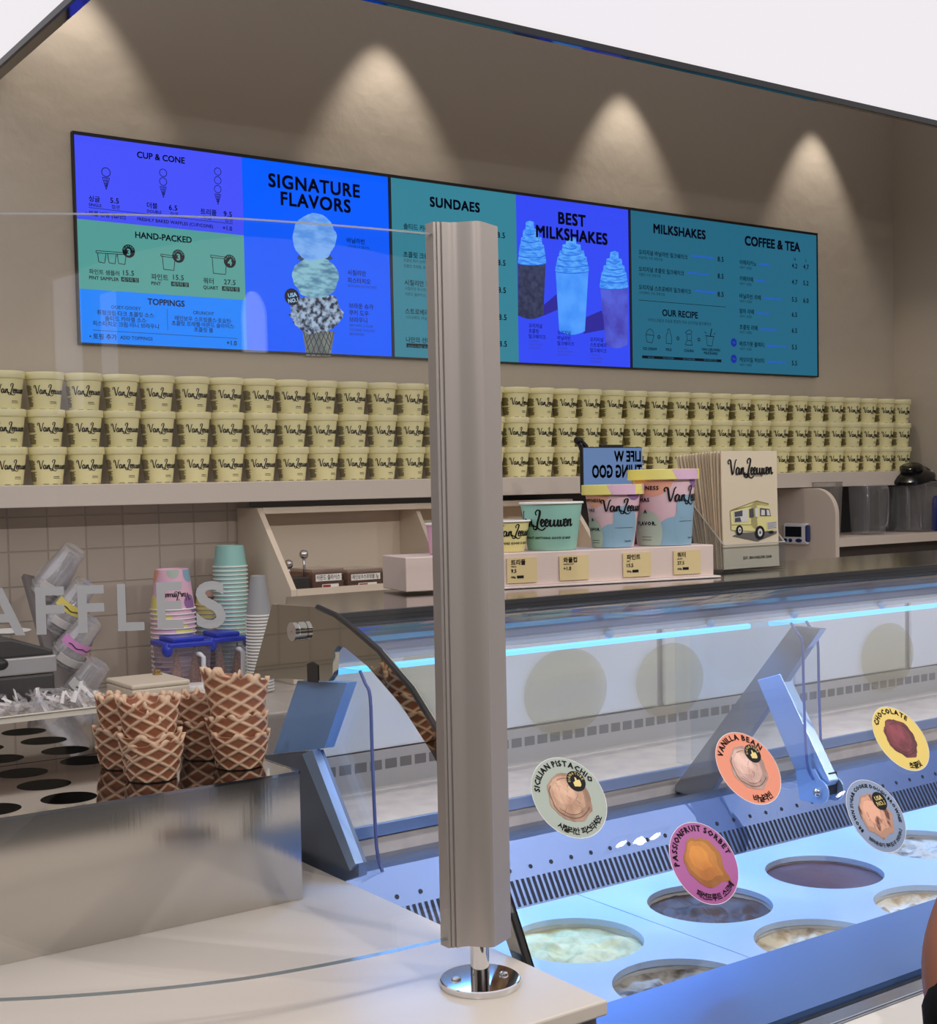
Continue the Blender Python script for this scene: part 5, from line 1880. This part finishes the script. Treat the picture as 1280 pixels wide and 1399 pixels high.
tb_ = thing('drawer_tray', 'dark flat box under the jug shelf', 'tray', (4.5, 3.5, 0.951))
obj('tray', MB().box((ux0 + 0.05, uyf + 0.05, 0.951), (ux1 - 0.02, uyb - 0.03, 1.235)), mat('tray_brown', (62, 54, 52), 0.5), tb_, world=True, bevel=0.003)
# kitchen timer stuck on the unit side
tm_ = at(1090, 729, X=ux0)
ti = thing('kitchen_timer', 'small white digital kitchen timer with dark display on the unit side', 'timer', (ux0 - 0.0008, tm_.y, tm_.z))
obj('case', MB().box((-0.018, -0.062, -0.041), (0, 0.062, 0.041)), mat('timer_white', (228, 226, 232), 0.35), ti, bevel=0.008)
obj('bumper', MB().box((-0.0186, -0.066, -0.034), (-0.0006, -0.046, 0.037)), mat('timer_navy', (32, 48, 100), 0.4), ti, bevel=0.008)
obj('display', MB().box((-0.0192, -0.034, -0.012), (-0.0178, 0.047, 0.028)), mat('lcd', (24, 30, 34), 0.2), ti)
for y_ in (0.047, 0.022, -0.020):
    obj('button', MB().ball((-0.0178, y_, -0.026), 0.0085, 14, 8, (0.4, 1.2 if y_ > 0 else 2.0, 0.9)), mat('timer_navy'), ti, smooth=True)

JUG = sheer('jug_clear', rgb=(230, 232, 236), tint=(246, 247, 250), f0=0.10, haze=0.10)


def rsq(r, a, k=4.0):
    c, s = math.cos(a), math.sin(a)
    q = (abs(c) ** k + abs(s) ** k) ** (-1 / k)
    return r * q * c, r * q * s


def jug(label, px_, y, r0, r1, H, m, yaw, handle=True):
    x = min(at(px_, 730, Y=y).x, 4.80)
    t = thing('blender_jug', label, 'jug', (x, y, sb + 0.0004), yaw, 'blender jugs on the shelf unit')
    mb = MB()
    lev = [(r0 * 0.9, 0.0), (r0, 0.006), (r1, H)]
    def fn(u, v):
        i = min(int(v * 2), 1)
        f = v * 2 - i
        r = lev[i][0] + (lev[i + 1][0] - lev[i][0]) * f
        z = lev[i][1] + (lev[i + 1][1] - lev[i][1]) * f
        return (*rsq(r, 2 * PI * u), z)
    mb.grid(fn, 40, 2, True)
    mb.grid(lambda u, v: (*rsq(r0 * 0.9 * v + 0.0005, 2 * PI * u), 0.001), 40, 1, True)
    obj('body', mb, m, t, smooth=True, sharp=40)
    if handle:
        obj('handle', MB().tube([(p.x, 0, p.z) for p in cr([(r1 * 0.95, 0, H * 0.94), (r1 + 0.024, 0, H * 0.95), (r1 + 0.030, 0, H * 0.80), (r1 + 0.026, 0, H * 0.30), (r1 + 0.014, 0, H * 0.16), (r0 * 1.02, 0, H * 0.14)], 5)], 0.0045, 8), m, t, smooth=True)
    obj('rim', MB().tube([(*rsq(r1, 2 * PI * k / 32), H) for k in range(33)], 0.0022, 6, False), m, t, smooth=True)
    return t


FROST = sheer('jug_frosted', rgb=(196, 190, 186), tint=(230, 230, 232), f0=0.05, haze=0.35)
jug('frosted measuring jug nearest the rounded side panel', 1126, 3.50, 0.056, 0.066, 0.212, FROST, 0.4)
jug('clear jug with bright vertical reflections in the middle of the shelf', 1186, 3.46, 0.056, 0.066, 0.195, JUG, -0.3)
jug('clear blender jug under the tilted black lid', 1250, 3.48, 0.072, 0.082, 0.205, JUG, 0.2)
jug('clear jug half hidden between the two others', 1216, 3.62, 0.038, 0.044, 0.185, JUG, 0.1)


def blid(label, px_, y, z, rot):
    k = 1.62
    x = min(at(px_, 650, Y=y).x, 4.86)
    t = thing('blender_cover', label, 'blender lid', (x, y, z), 0, 'black blender covers')
    t.rotation_euler = rot
    m = mat('lid_black', (14, 14, 16), 0.18)
    obj('disc', MB().lathe([(r * k, h * k) for r, h in [(0.001, 0.004), (0.054, 0.0), (0.058, 0.003), (0.057, 0.010), (0.042, 0.019), (0.030, 0.023), (0.001, 0.024)]], 40), m, t, smooth=True, sharp=50)
    obj('cap', MB().lathe([(r * k, h * k) for r, h in [(0.027, 0.021), (0.029, 0.024), (0.028, 0.036), (0.022, 0.040), (0.001, 0.039)]], 32), m, t, smooth=True, sharp=50)
    obj('tab', MB().box((0.047 * k, -0.013 * k, 0.001), (0.070 * k, 0.013 * k, 0.010 * k)), m, t, bevel=0.004)


blid('black blender lid tilted on the jug near the right edge', 1246, 3.48, sb + 0.215, (0.05, -0.28, 0.2))
blid('black blender lid cut off by the right edge', 1290, 3.56, sb + 0.205, (0.1, 0.45, 0.0))
jb = thing('blue_jar', 'dark blue jar at the right end of the jug shelf', 'jar', (4.84, 3.42, sb + 0.0004))
obj('jar', MB().lathe([(0.001, 0), (0.040, 0), (0.042, 0.006), (0.042, 0.13), (0.034, 0.145), (0.001, 0.146)], 32), mat('cobalt', (30, 50, 150), 0.25), jb, smooth=True, sharp=40)
# ------------------------------------------------------------------ things on the back counter, left
BZ = 0.9505
# dark waffle iron
wi = thing('waffle_iron', 'dark grey waffle iron with a silver band on the back counter at the left', 'waffle iron', (0.85, 3.3, BZ))
DG = mat('iron_dark', (52, 50, 52), 0.4)
wx = at(75, 900, Y=3.16).x
zb0, zb1, zt = at(75, 918, Y=3.16).z, at(75, 894, Y=3.16).z, at(30, 872, Y=3.16).z
obj('base', MB().box((0.62, 3.16, BZ), (wx, 3.46, zb0)), DG, wi, world=True, bevel=0.008)
obj('band', MB().box((0.615, 3.155, zb0 + 0.0005), (wx + 0.003, 3.465, zb1)), mat('iron_silver', (176, 174, 174), 0.35, 0.4), wi, world=True, bevel=0.004)
obj('lid', MB().prism([(0.62, zb1 + 0.0005), (wx, zb1 + 0.0005), (wx - 0.004, zb1 + 0.012), (wx - 0.10, zt), (0.62, zt)], 3.16, 3.46, 'Y'), DG, wi, world=True, bevel=0.005)
kb = at(2, 908, Y=3.15)
obj('knob', MB().ball((kb.x, 3.153, kb.z), 0.017, 18, 10, (1, 0.5, 0.8)), BLACK, wi, world=True, smooth=True)
wp = thing('white_dish', 'thin white dish lying on the dark waffle iron', 'dish', (at(8, 870, Y=3.3).x, 3.3, zt + 0.0005))
obj('dish', MB().lathe([(0.001, 0.0), (0.045, 0.0), (0.060, 0.006), (0.058, 0.007), (0.044, 0.003), (0.001, 0.003)], 32), WHITE, wp, smooth=True)

# clear cups in a slanted dispenser
cd_ = thing('cup_dispenser', 'slanted grey cup dispenser holding four sleeves of clear plastic cups', 'dispenser', (1.02, 3.5, BZ))
ax = Vector((0.46, -0.42, 0.78)).normalized()
bases = [at(103, 750, Y=3.40), at(118, 797, Y=3.36), at(126, 847, Y=3.31), at(136, 906, Y=3.26)]
up_ = (bases[0] - bases[3]).normalized()
sdv = up_.cross(ax).normalized()
B0 = bases[3] - up_ * 0.10 - ax * 0.13
B1 = bases[0] + up_ * 0.05 - ax * 0.15
B0.z = max(B0.z, BZ + 0.01)
fm = MB()
hw = sdv * 0.055
fm.add([B0 - hw, B0 + hw, B1 + hw, B1 - hw, B0 - hw - ax * 0.012, B0 + hw - ax * 0.012, B1 + hw - ax * 0.012, B1 - hw - ax * 0.012],
       [(0, 1, 2, 3), (7, 6, 5, 4), (0, 4, 5, 1), (1, 5, 6, 2), (2, 6, 7, 3), (3, 7, 4, 0)])
obj('backboard', fm, mat('dispenser_grey', (112, 106, 106), 0.4), cd_, world=True)
mid = (B0 + B1) / 2 - ax * 0.01
obj('foot', MB().tube([mid, (mid.x - 0.02, mid.y + 0.06, BZ + 0.004)], 0.012, 10).tube([B0 - ax * 0.006, (B0.x, B0.y, BZ + 0.003)], 0.012, 10), mat('dispenser_grey'), cd_, world=True, smooth=True)
CLP = mat('clip_white', (214, 210, 210), 0.35)
PET = sheer('pet_cup', rgb=(255, 254, 255), tint=(250, 250, 252), f0=0.10, haze=0.22, rough=0.05)
names = ('topmost', 'second', 'third', 'lowest')


def basis(zv, refx):
    z = zv.normalized()
    x = (refx - z * refx.dot(z)).normalized()
    y = z.cross(x)
    return Matrix((x, y, z)).transposed().to_4x4()


QB = basis(ax, sdv)
cup_me = None
for i, bp_ in enumerate(bases):
    clip = MB()
    for k in range(12):
        a0, a1 = PI * (0.10 + 0.8 * k / 12), PI * (0.10 + 0.8 * (k + 1) / 12)
        V = []
        for a in (a0, a1):
            for rr in (0.049, 0.052):
                for zz in (-0.118, -0.098):
                    V.append(Vector((rr * math.cos(a), -rr * math.sin(a), zz)))
        M = Matrix.Translation(bp_) @ QB
        clip.add([M @ v for v in V], [(0, 2, 3, 1), (4, 5, 7, 6), (0, 1, 5, 4), (2, 6, 7, 3), (1, 3, 7, 5), (0, 4, 6, 2)])
    obj('clip', clip, CLP, cd_, world=True)
    for n_ in range(5):
        o = thing('plastic_cup', 'clear plastic cup, %s of the %s sleeve in the dispenser' % (('outermost', 'second', 'third', 'fourth', 'last')[n_], names[i]), 'plastic cup', bp_ - ax * 0.013 * n_, 0, 'clear cups in the slanted dispenser')
        o.rotation_euler = QB.to_euler()
        if cup_me is None:
            mb = MB().lathe([(0.001, -0.003), (0.026, -0.003), (0.0285, 0.0), (0.030, -0.004), (0.033, -0.045), (0.0345, -0.047), (0.043, -0.100)], 36)
            mb.lathe([(0.043, -0.100), (0.0455, -0.101), (0.0455, -0.104), (0.043, -0.104)], 36)
            b_o = obj('cup', mb, PET, o, smooth=True)
            cup_me = b_o.data
        else:
            b_o = bpy.data.objects.new('cup', cup_me)
            COL.objects.link(b_o)
            b_o.parent = o
        if n_ == 0 and i in (1, 2, 3):
            col = ((232, 216, 110), (224, 150, 214), (228, 228, 226))[i - 1]
            pm = MB().use(mat('cup_print_%d' % i, col, 0.5)).grid(lambda u, v: ((0.0405 - 0.003 * v) * math.cos(PI * (0.9 + 1.2 * u)), (0.0405 - 0.003 * v) * math.sin(PI * (0.9 + 1.2 * u)), -0.080 + 0.024 * v), 24, 1)
            pm.use(INK).grid(lambda u, v: ((0.0412 - 0.001 * v) * math.cos(PI * (1.1 + 0.8 * u)), (0.0412 - 0.001 * v) * math.sin(PI * (1.1 + 0.8 * u)), -0.071 + 0.0022 * v + 0.002 * math.sin(u * 20)), 24, 1)
            obj('print', pm, None, o)

# tray of wrapped spoons
TRY0 = 2.985
tx1 = at(172, 970, Y=TRY0).x
trz = at(100, 968, Y=TRY0).z
ty1 = 3.145
sy = thing('spoon_tray', 'cream tray full of wrapped plastic spoons on the back counter', 'tray', (0.9, 3.06, BZ))
tm2 = MB()
x0_ = 0.55
tm2.box((x0_, TRY0, BZ), (tx1, ty1, BZ + 0.004)).box((x0_, TRY0, BZ + 0.004), (tx1, TRY0 + 0.003, trz)).box((x0_, ty1 - 0.003, BZ + 0.004), (tx1, ty1, trz)).box((tx1 - 0.003, TRY0 + 0.003, BZ + 0.004), (tx1, ty1 - 0.003, trz)).box((x0_, TRY0 + 0.003, BZ + 0.004), (x0_ + 0.003, ty1 - 0.003, trz))
TC = mat('tray_cream', (234, 226, 212), 0.35)
obj('tray', tm2, TC, sy, world=True)
rimt = MB().box((x0_ - 0.004, TRY0 - 0.006, trz - 0.003), (tx1 + 0.006, TRY0 + 0.003, trz)).box((tx1 - 0.003, TRY0 - 0.006, trz - 0.003), (tx1 + 0.006, ty1 + 0.004, trz))
obj('rim', rimt, TC, sy, world=True, bevel=0.001)
rs = random.Random(9)
spn = MB()
sA, sB = sheer('wrapper', rgb=(236, 234, 236), tint=(250, 250, 252), f0=0.10, haze=0.28, rough=0.1), mat('spoon_white', (226, 222, 222), 0.35)
for k in range(330):
    c = Vector((rs.uniform(x0_ + 0.03, tx1 - 0.03), rs.uniform(TRY0 + 0.012, ty1 - 0.012), trz + rs.uniform(-0.012, 0.028)))
    a = rs.uniform(-0.9, 0.9) + PI / 2
    el = rs.uniform(-0.3, 0.9)
    d = Vector((math.cos(a) * math.cos(el), math.sin(a) * math.cos(el), math.sin(el)))
    l = rs.uniform(0.02, 0.036)
    s_ = d.cross(Vector((0, 0, 1))).normalized()
    tw = rs.uniform(-1, 1)
    s_ = (s_ * math.cos(tw) + d.cross(s_) * math.sin(tw)) * rs.uniform(0.004, 0.008)
    for v in (c - d * l, c + d * l):
        v.y = max(TRY0 + 0.004, min(ty1 - 0.004, v.y))
    p, q = c - d * l, c + d * l
    for v in (p, q):
        v.y = max(TRY0 + 0.008, min(ty1 - 0.008, v.y))
        v.z = max(BZ + 0.010, v.z)
    spn.use(sA if k % 3 else sB).add([p - s_, p + s_, q + s_ * 0.8, q - s_ * 0.8, (p + q) / 2 + d.cross(s_).normalized() * 0.003], [(0, 1, 4), (1, 2, 4), (2, 3, 4), (3, 0, 4)])
so = obj('wrapped_spoons', spn)
tag(so, 'heap of clear wrapped plastic spoons in the cream tray', 'spoons', kind='stuff')

# cream box with a clasp
bf = 3.005
X0, X1 = at(181, 950, Y=bf).x, at(260, 945, Y=bf).x
zt_ = at(260, 928, Y=bf).z
X0 = max(X0, tx1 + 0.012)
cbx = thing('napkin_box', 'cream lidded box with a small brass clasp on the back counter', 'box', ((X0 + X1) / 2, bf + 0.08, BZ))
obj('box', MB().box((X0, bf, BZ), (X1, bf + 0.17, zt_ - 0.012)), mat('box_cream', (226, 212, 192), 0.45), cbx, world=True, bevel=0.004)
obj('lid', MB().box((X0 - 0.001, bf - 0.001, zt_ - 0.0115), (X1 + 0.001, bf + 0.171, zt_)), mat('box_cream'), cbx, world=True, bevel=0.004)
kc = at(232, 913, Z=zt_)
obj('clasp', MB().box((X1 - 0.035, bf + 0.13, zt_ + 0.0002), (X1 - 0.020, bf + 0.138, zt_ + 0.012)).box((X1 - 0.038, bf + 0.125, zt_ + 0.0002), (X1 - 0.017, bf + 0.142, zt_ + 0.003)), mat('brass', (170, 140, 84), 0.3, 0.9), cbx, world=True, bevel=0.001)

# two clear containers with blue lids, cones inside
CONT = sheer('container_clear', rgb=(206, 206, 220), tint=(230, 230, 240), f0=0.05, haze=0.20)
BLID = mat('lid_blue', (20, 52, 190), 0.3)
CONEM = add_mottle(mat('sugar_cone', (168, 112, 86), 0.7), (196, 146, 116), 160, 2, 0.45, 0.55)
cone_me = None
for k, (xa, xb, lab) in enumerate(((233, 289, 'left clear container with a blue lid and white grip'), (294, 337, 'right clear container with a blue lid and white grip'))):
    yf = 3.36 + 0.03 * k
    X0, X1 = at(xa, 900, Y=yf).x, at(xb, 900, Y=yf).x
    zl = at((xa + xb) / 2, 884 - 7 * k, Y=yf).z
    t = thing('storage_container', lab, 'container', ((X0 + X1) / 2, yf + 0.06, BZ), 0, 'blue-lidded containers')
    body = MB()
    b0, b1 = 0.008, 0.0
    V = [(X0 + b0, yf + b0, BZ), (X1 - b0, yf + b0, BZ), (X1 - b0, yf + 0.12 - b0, BZ), (X0 + b0, yf + 0.12 - b0, BZ), (X0, yf, zl), (X1, yf, zl), (X1, yf + 0.12, zl), (X0, yf + 0.12, zl)]
    body.add(V, [(0, 3, 2, 1), (0, 1, 5, 4), (1, 2, 6, 5), (2, 3, 7, 6), (3, 0, 4, 7)])
    obj('body', body, CONT, t, world=True)
    ld = MB().box((X0 - 0.006, yf - 0.006, zl + 0.0005), (X1 + 0.006, yf + 0.126, zl + 0.014)).box((X0 + 0.012, yf + 0.012, zl + 0.014), (X1 - 0.012, yf + 0.108, zl + 0.026))
    obj('lid', ld, BLID, t, world=True, bevel=0.004)
    cl = MB().ball((X0 - 0.004, yf + 0.012, zl - 0.004), 0.020, 16, 10, (0.75, 0.9, 1.0)).ball((X1 + 0.004, yf + 0.012, zl - 0.002), 0.014, 16, 10, (0.6, 0.9, 1.2))
    obj('latch', cl, BLID, t, world=True, smooth=True)
    gx = (X0 + X1) / 2 + 0.018
    gp = MB().tube([(gx, yf + 0.004, zl - 0.020), (gx + 0.002, yf - 0.014, zl - 0.020), (gx + 0.010, yf - 0.016, zl - 0.028), (gx + 0.010, yf - 0.014, zl - 0.10), (gx + 0.002, yf - 0.010, zl - 0.108), (gx, yf + 0.004, zl - 0.108)], 0.0065, 8)
    obj('grip', gp, mat('grip_white', (220, 222, 232), 0.35), t, world=True, smooth=True)
    for j, cx_ in enumerate((X0 + 0.035, X0 + 0.088)):
        cn = bpy.data.objects.new('sugar_cone', None)
        o = thing('sugar_cone', 'brown pointed cone inside the %s container, %s one' % (('left', 'right')[k], ('left', 'right')[j]), 'cone', (cx_, yf + 0.045, BZ + 0.002), 0, 'cones in the blue-lidded containers')
        bpy.data.objects.remove(cn)
        if cone_me is None:
            cm = MB().lathe([(0.0235, 0.0), (0.0245, 0.004), (0.002, 0.122), (0.0005, 0.123)], 24)
            co = obj('cone', cm, CONEM, o, smooth=True)
            cone_me = co.data
        else:
            co = bpy.data.objects.new('cone', cone_me)
            COL.objects.link(co)
            co.parent = o
wt = at(276, 950, Y=3.24)
wtt = thing('white_tub', 'small white lidded tub between the cream box and the containers', 'tub', (wt.x, 3.27, BZ))
obj('tub', MB().lathe([(0.001, 0), (0.038, 0), (0.041, 0.03), (0.041, 0.033)], 32), WHITE, wtt, smooth=True, sharp=40)
obj('lid', MB().lathe([(0.0405, 0.0335), (0.044, 0.0335), (0.044, 0.042), (0.040, 0.044), (0.001, 0.044)], 32), WHITE, wtt, smooth=True, sharp=40)


# upturned stacks of paper cups
def cup_stack(cat_lab, px_, py_, y, rim, base, H, pitch, rgb, group, decorate=None, lean=0.0):
    p = at(px_, py_, Y=y)
    n_ = int((p.z - BZ - H) / pitch) + 1
    me = None
    for k in range(n_):
        z = p.z - H - k * pitch
        if k == n_ - 1:
            z = max(z, BZ)
        lab = cat_lab % ('topmost' if k == 0 else (ORD[k] if k < len(ORD) else 'number %d' % (k + 1)) + ' from the top')
        t = thing('paper_cup', lab, 'paper cup', (p.x, y, z), (k * 0.37) % 6.28 if k else 0, group)
        if k == 0:
            mb = MB().use(mat('stack_%d_%d_%d' % rgb, rgb, 0.5))
            mb.lathe([(rim, 0.003), (base, H - 0.001), (base - 0.002, H), (base - 0.003, H - 0.004), (0.001, H - 0.004)], 40)
            if decorate:
                decorate(mb, rim, base, H)
            o1 = obj('body', mb, None, t, smooth=True, sharp=40)
            o2 = obj('rim', MB().lathe([(rim - 0.001, 0.004), (rim + 0.0025, 0.0045), (rim + 0.003, 0.002), (rim + 0.002, 0.0), (rim - 0.001, 0.0005)], 40), PAPER_W, t, smooth=True)
            me = (o1.data, o2.data)
        else:
            for nm, d in zip(('body', 'rim'), me):
                o = bpy.data.objects.new(nm, d)
                COL.objects.link(o)
                o.parent = t


cup_stack('mint green paper cup, %s in the upturned mint stack', 313.5, 745, 3.53, 0.0475, 0.0395, 0.062, 0.0117, (146, 200, 194), 'upturned mint cups')


def pink_dec(mb, rim, base, H):
    fn0 = lambda off: (lambda u, v: ((rim + (base - rim) * v / H + off) * math.sin(u / rim), -(rim + (base - rim) * v / H + off) * math.cos(u / rim), max(0.004, min(H - 0.001, v))))
    for m, phi, z, r in ((PEACH, -100, 0.95, 0.030), (SAGE, -20, 0.98, 0.022), (BLU, 40, 0.9, 0.026), (YEL, -95, 0.12, 0.030), (PURP, 30, 0.18, 0.022), (PEACH, 100, 0.4, 0.03), (BLU, 160, 0.5, 0.04)):
        mb.use(m).mapped(disc2d(phi * PI / 180 * rim, z * H, r, 32, 6), fn0(0.0005))
    lg_ = logo2d(0, 0, rim * 1.5, 4)
    mb.use(INK).mapped(([(rim * 0.55 - x, H * 0.42 - y) for x, y in lg_[0]], lg_[1]), fn0(0.0009))


cup_stack('pink paper tub, %s in the upturned pink stack', 234.5, 777, 3.50, 0.060, 0.046, 0.112, 0.0130, (232, 186, 210), 'upturned pink tubs', pink_dec)
cup_stack('peach paper cup, %s in the stack behind the mint cups', 288, 797, 3.62, 0.045, 0.036, 0.062, 0.0125, (222, 178, 160), 'upturned peach cups', pink_dec)
cup_stack('pale grey plastic cup, %s in the upturned grey stack', 352, 786, 3.30, 0.034, 0.020, 0.110, 0.0085, (156, 158, 164), 'upturned grey cups')

# ------------------------------------------------------------------ the customer at the right edge
SKIN = mat('skin', (150, 98, 76), 0.5)
HAIR = mat('hair', (22, 18, 18), 0.5)
TOP = add_bump(mat('black_knit', (12, 12, 14), 0.85, spec=0.2), 220, 0.3, 0.002)


def skin_obj(name, verts, edges, rad, m, parent, sub=2, label=None):
    me = bpy.data.meshes.new(name)
    w = wloc(parent) if parent is not None else Vector((0, 0, 0))
    me.from_pydata([tuple(Vector(v) - w) for v in verts], edges, [])
    me.materials.append(m)
    o = bpy.data.objects.new(name, me)
    COL.objects.link(o)
    if parent is not None:
        o.parent = parent
    sk = o.modifiers.new('skin', 'SKIN')
    sk.use_smooth_shade = True
    if not me.skin_vertices:
        me.skin_vertices.new()
    for i, r in enumerate(rad):
        me.skin_vertices[0].data[i].radius = (r, r) if not isinstance(r, tuple) else r
        me.skin_vertices[0].data[i].use_root = (i == 0)
    ss = o.modifiers.new('sub', 'SUBSURF')
    ss.levels = ss.render_levels = sub
    return o


hx, hy = 1.40, 0.50
person = thing('person', 'person in black sleeves with bare forearm at the right edge, mostly out of frame', 'person', (hx, hy, 0))
KA = 0.74 / 0.95


def arm(x, y, z):
    return (x * KA, y * KA, 1.5 + (z - 1.5) * KA)


E0, E1, E2, E3 = tuple(at(1312, 1424, Y=0.735)), tuple(at(1312, 1290, Y=0.748)), tuple(at(1364, 1120, Y=0.77)), tuple(at(1400, 1040, Y=0.78))
sh = (hx - 0.17, hy + 0.02, 1.33)
bv = [(hx, hy, 0.92), (hx, hy, 1.12), (hx, hy + 0.01, 1.30), (hx, hy + 0.01, 1.39), (hx, hy + 0.03, 1.50), (hx, hy + 0.035, 1.60), (hx, hy + 0.03, 1.67),
      sh, E0, E1, E2, E3,
      (hx + 0.17, hy + 0.02, 1.33), (hx + 0.23, hy - 0.02, 1.05), (hx + 0.22, hy + 0.10, 0.84), (hx + 0.21, hy + 0.15, 0.77),
      (hx - 0.095, hy, 0.84), (hx - 0.10, hy + 0.02, 0.47), (hx - 0.10, hy - 0.02, 0.08), (hx - 0.10, hy + 0.11, 0.035),
      (hx + 0.095, hy, 0.84), (hx + 0.10, hy + 0.02, 0.47), (hx + 0.10, hy - 0.02, 0.08), (hx + 0.10, hy + 0.11, 0.035)]
be = [(0, 1), (1, 2), (2, 3), (3, 4), (4, 5), (5, 6), (2, 7), (7, 8), (8, 9), (9, 10), (10, 11), (2, 12), (12, 13), (13, 14), (14, 15), (0, 16), (16, 17), (17, 18), (18, 19), (0, 20), (20, 21), (21, 22), (22, 23)]
br = [(0.13, 0.10), (0.115, 0.085), (0.13, 0.09), 0.055, (0.072, 0.085), (0.078, 0.095), (0.05, 0.06), 0.055, 0.040, 0.038, 0.026, 0.030, 0.055, 0.045, 0.030, 0.032, 0.085, 0.056, 0.038, 0.036, 0.085, 0.056, 0.038, 0.036]
h0 = Vector(E3)
d_ = (h0 - Vector(E2)).normalized()
sx_ = d_.cross(Vector((0, 1, 0))).normalized()
for k, (o_, l) in enumerate(((-0.027, 0.062), (-0.009, 0.070), (0.009, 0.066), (0.026, 0.052))):
    i0 = len(bv)
    b0_ = h0 + sx_ * o_ + d_ * 0.055
    bv += [tuple(b0_), tuple(b0_ + d_ * l * 0.5 + sx_ * o_ * 0.15 + Vector((0, 0.012, 0))), tuple(b0_ + d_ * l * 0.85 + sx_ * o_ * 0.2 + Vector((0, 0.034, 0)))]
    be += [(11, i0), (i0, i0 + 1), (i0 + 1, i0 + 2)]
    br += [0.0095, 0.0085, 0.007]
i0 = len(bv)
bv += [tuple(h0 + sx_ * 0.042 + d_ * 0.01 + Vector((0, 0.01, 0))), tuple(h0 + sx_ * 0.062 + d_ * 0.04 + Vector((0, 0.025, 0)))]
be += [(11, i0), (i0, i0 + 1)]
br += [0.011, 0.0085]
skin_obj('body', bv, be, br, SKIN, person)
mid_ = tuple((Vector(E0) * 0.18 + Vector(E1) * 0.82))
skin_obj('shirt', [(hx, hy, 0.88), (hx, hy, 1.12), (hx, hy + 0.01, 1.31), (hx, hy + 0.01, 1.375), sh, E0, mid_, (hx + 0.17, hy + 0.02, 1.33), (hx + 0.23, hy - 0.02, 1.05), (hx + 0.225, hy + 0.06, 0.92)],
         [(0, 1), (1, 2), (2, 3), (2, 4), (4, 5), (5, 6), (2, 7), (7, 8), (8, 9)], [(0.16, 0.12), (0.14, 0.105), (0.155, 0.11), 0.066, 0.072, 0.064, 0.055, 0.072, 0.060, 0.052], TOP, person)
skin_obj('trousers', [(hx, hy, 0.95), (hx, hy, 0.86), (hx - 0.098, hy, 0.80), (hx - 0.10, hy + 0.02, 0.47), (hx - 0.10, hy - 0.02, 0.09), (hx + 0.098, hy, 0.80), (hx + 0.10, hy + 0.02, 0.47), (hx + 0.10, hy - 0.02, 0.09)],
         [(0, 1), (1, 2), (2, 3), (3, 4), (1, 5), (5, 6), (6, 7)], [(0.155, 0.12), (0.15, 0.12), 0.10, 0.08, 0.065, 0.10, 0.08, 0.065], mat('dark_trousers', (34, 36, 44), 0.8), person)
skin_obj('hair', [(hx, hy + 0.0, 1.68), (hx, hy - 0.03, 1.63), (hx, hy - 0.05, 1.52), (hx, hy - 0.055, 1.42)], [(0, 1), (1, 2), (2, 3)], [(0.07, 0.075), (0.098, 0.09), (0.088, 0.06), (0.06, 0.035)], HAIR, person)
fc = MB()
for sx in (-1, 1):
    fc.ball((hx + sx * 0.03, hy + 0.122, 1.585), 0.009, 12, 8)
fc.ball((hx, hy + 0.132, 1.555), 0.012, 12, 8, (0.8, 1, 1.2)).ball((hx, hy + 0.122, 1.52), 0.014, 12, 8, (1.4, 0.6, 0.4))
obj('face_features', fc, SKIN, person, world=True, smooth=True)
for sx in (-1, 1):
    obj('shoe', MB().ball((hx + sx * 0.10, hy + 0.05, 0.036), 0.05, 16, 10, (0.9, 2.2, 0.72)), mat('shoe_white', (220, 218, 214), 0.5), person, world=True, smooth=True)
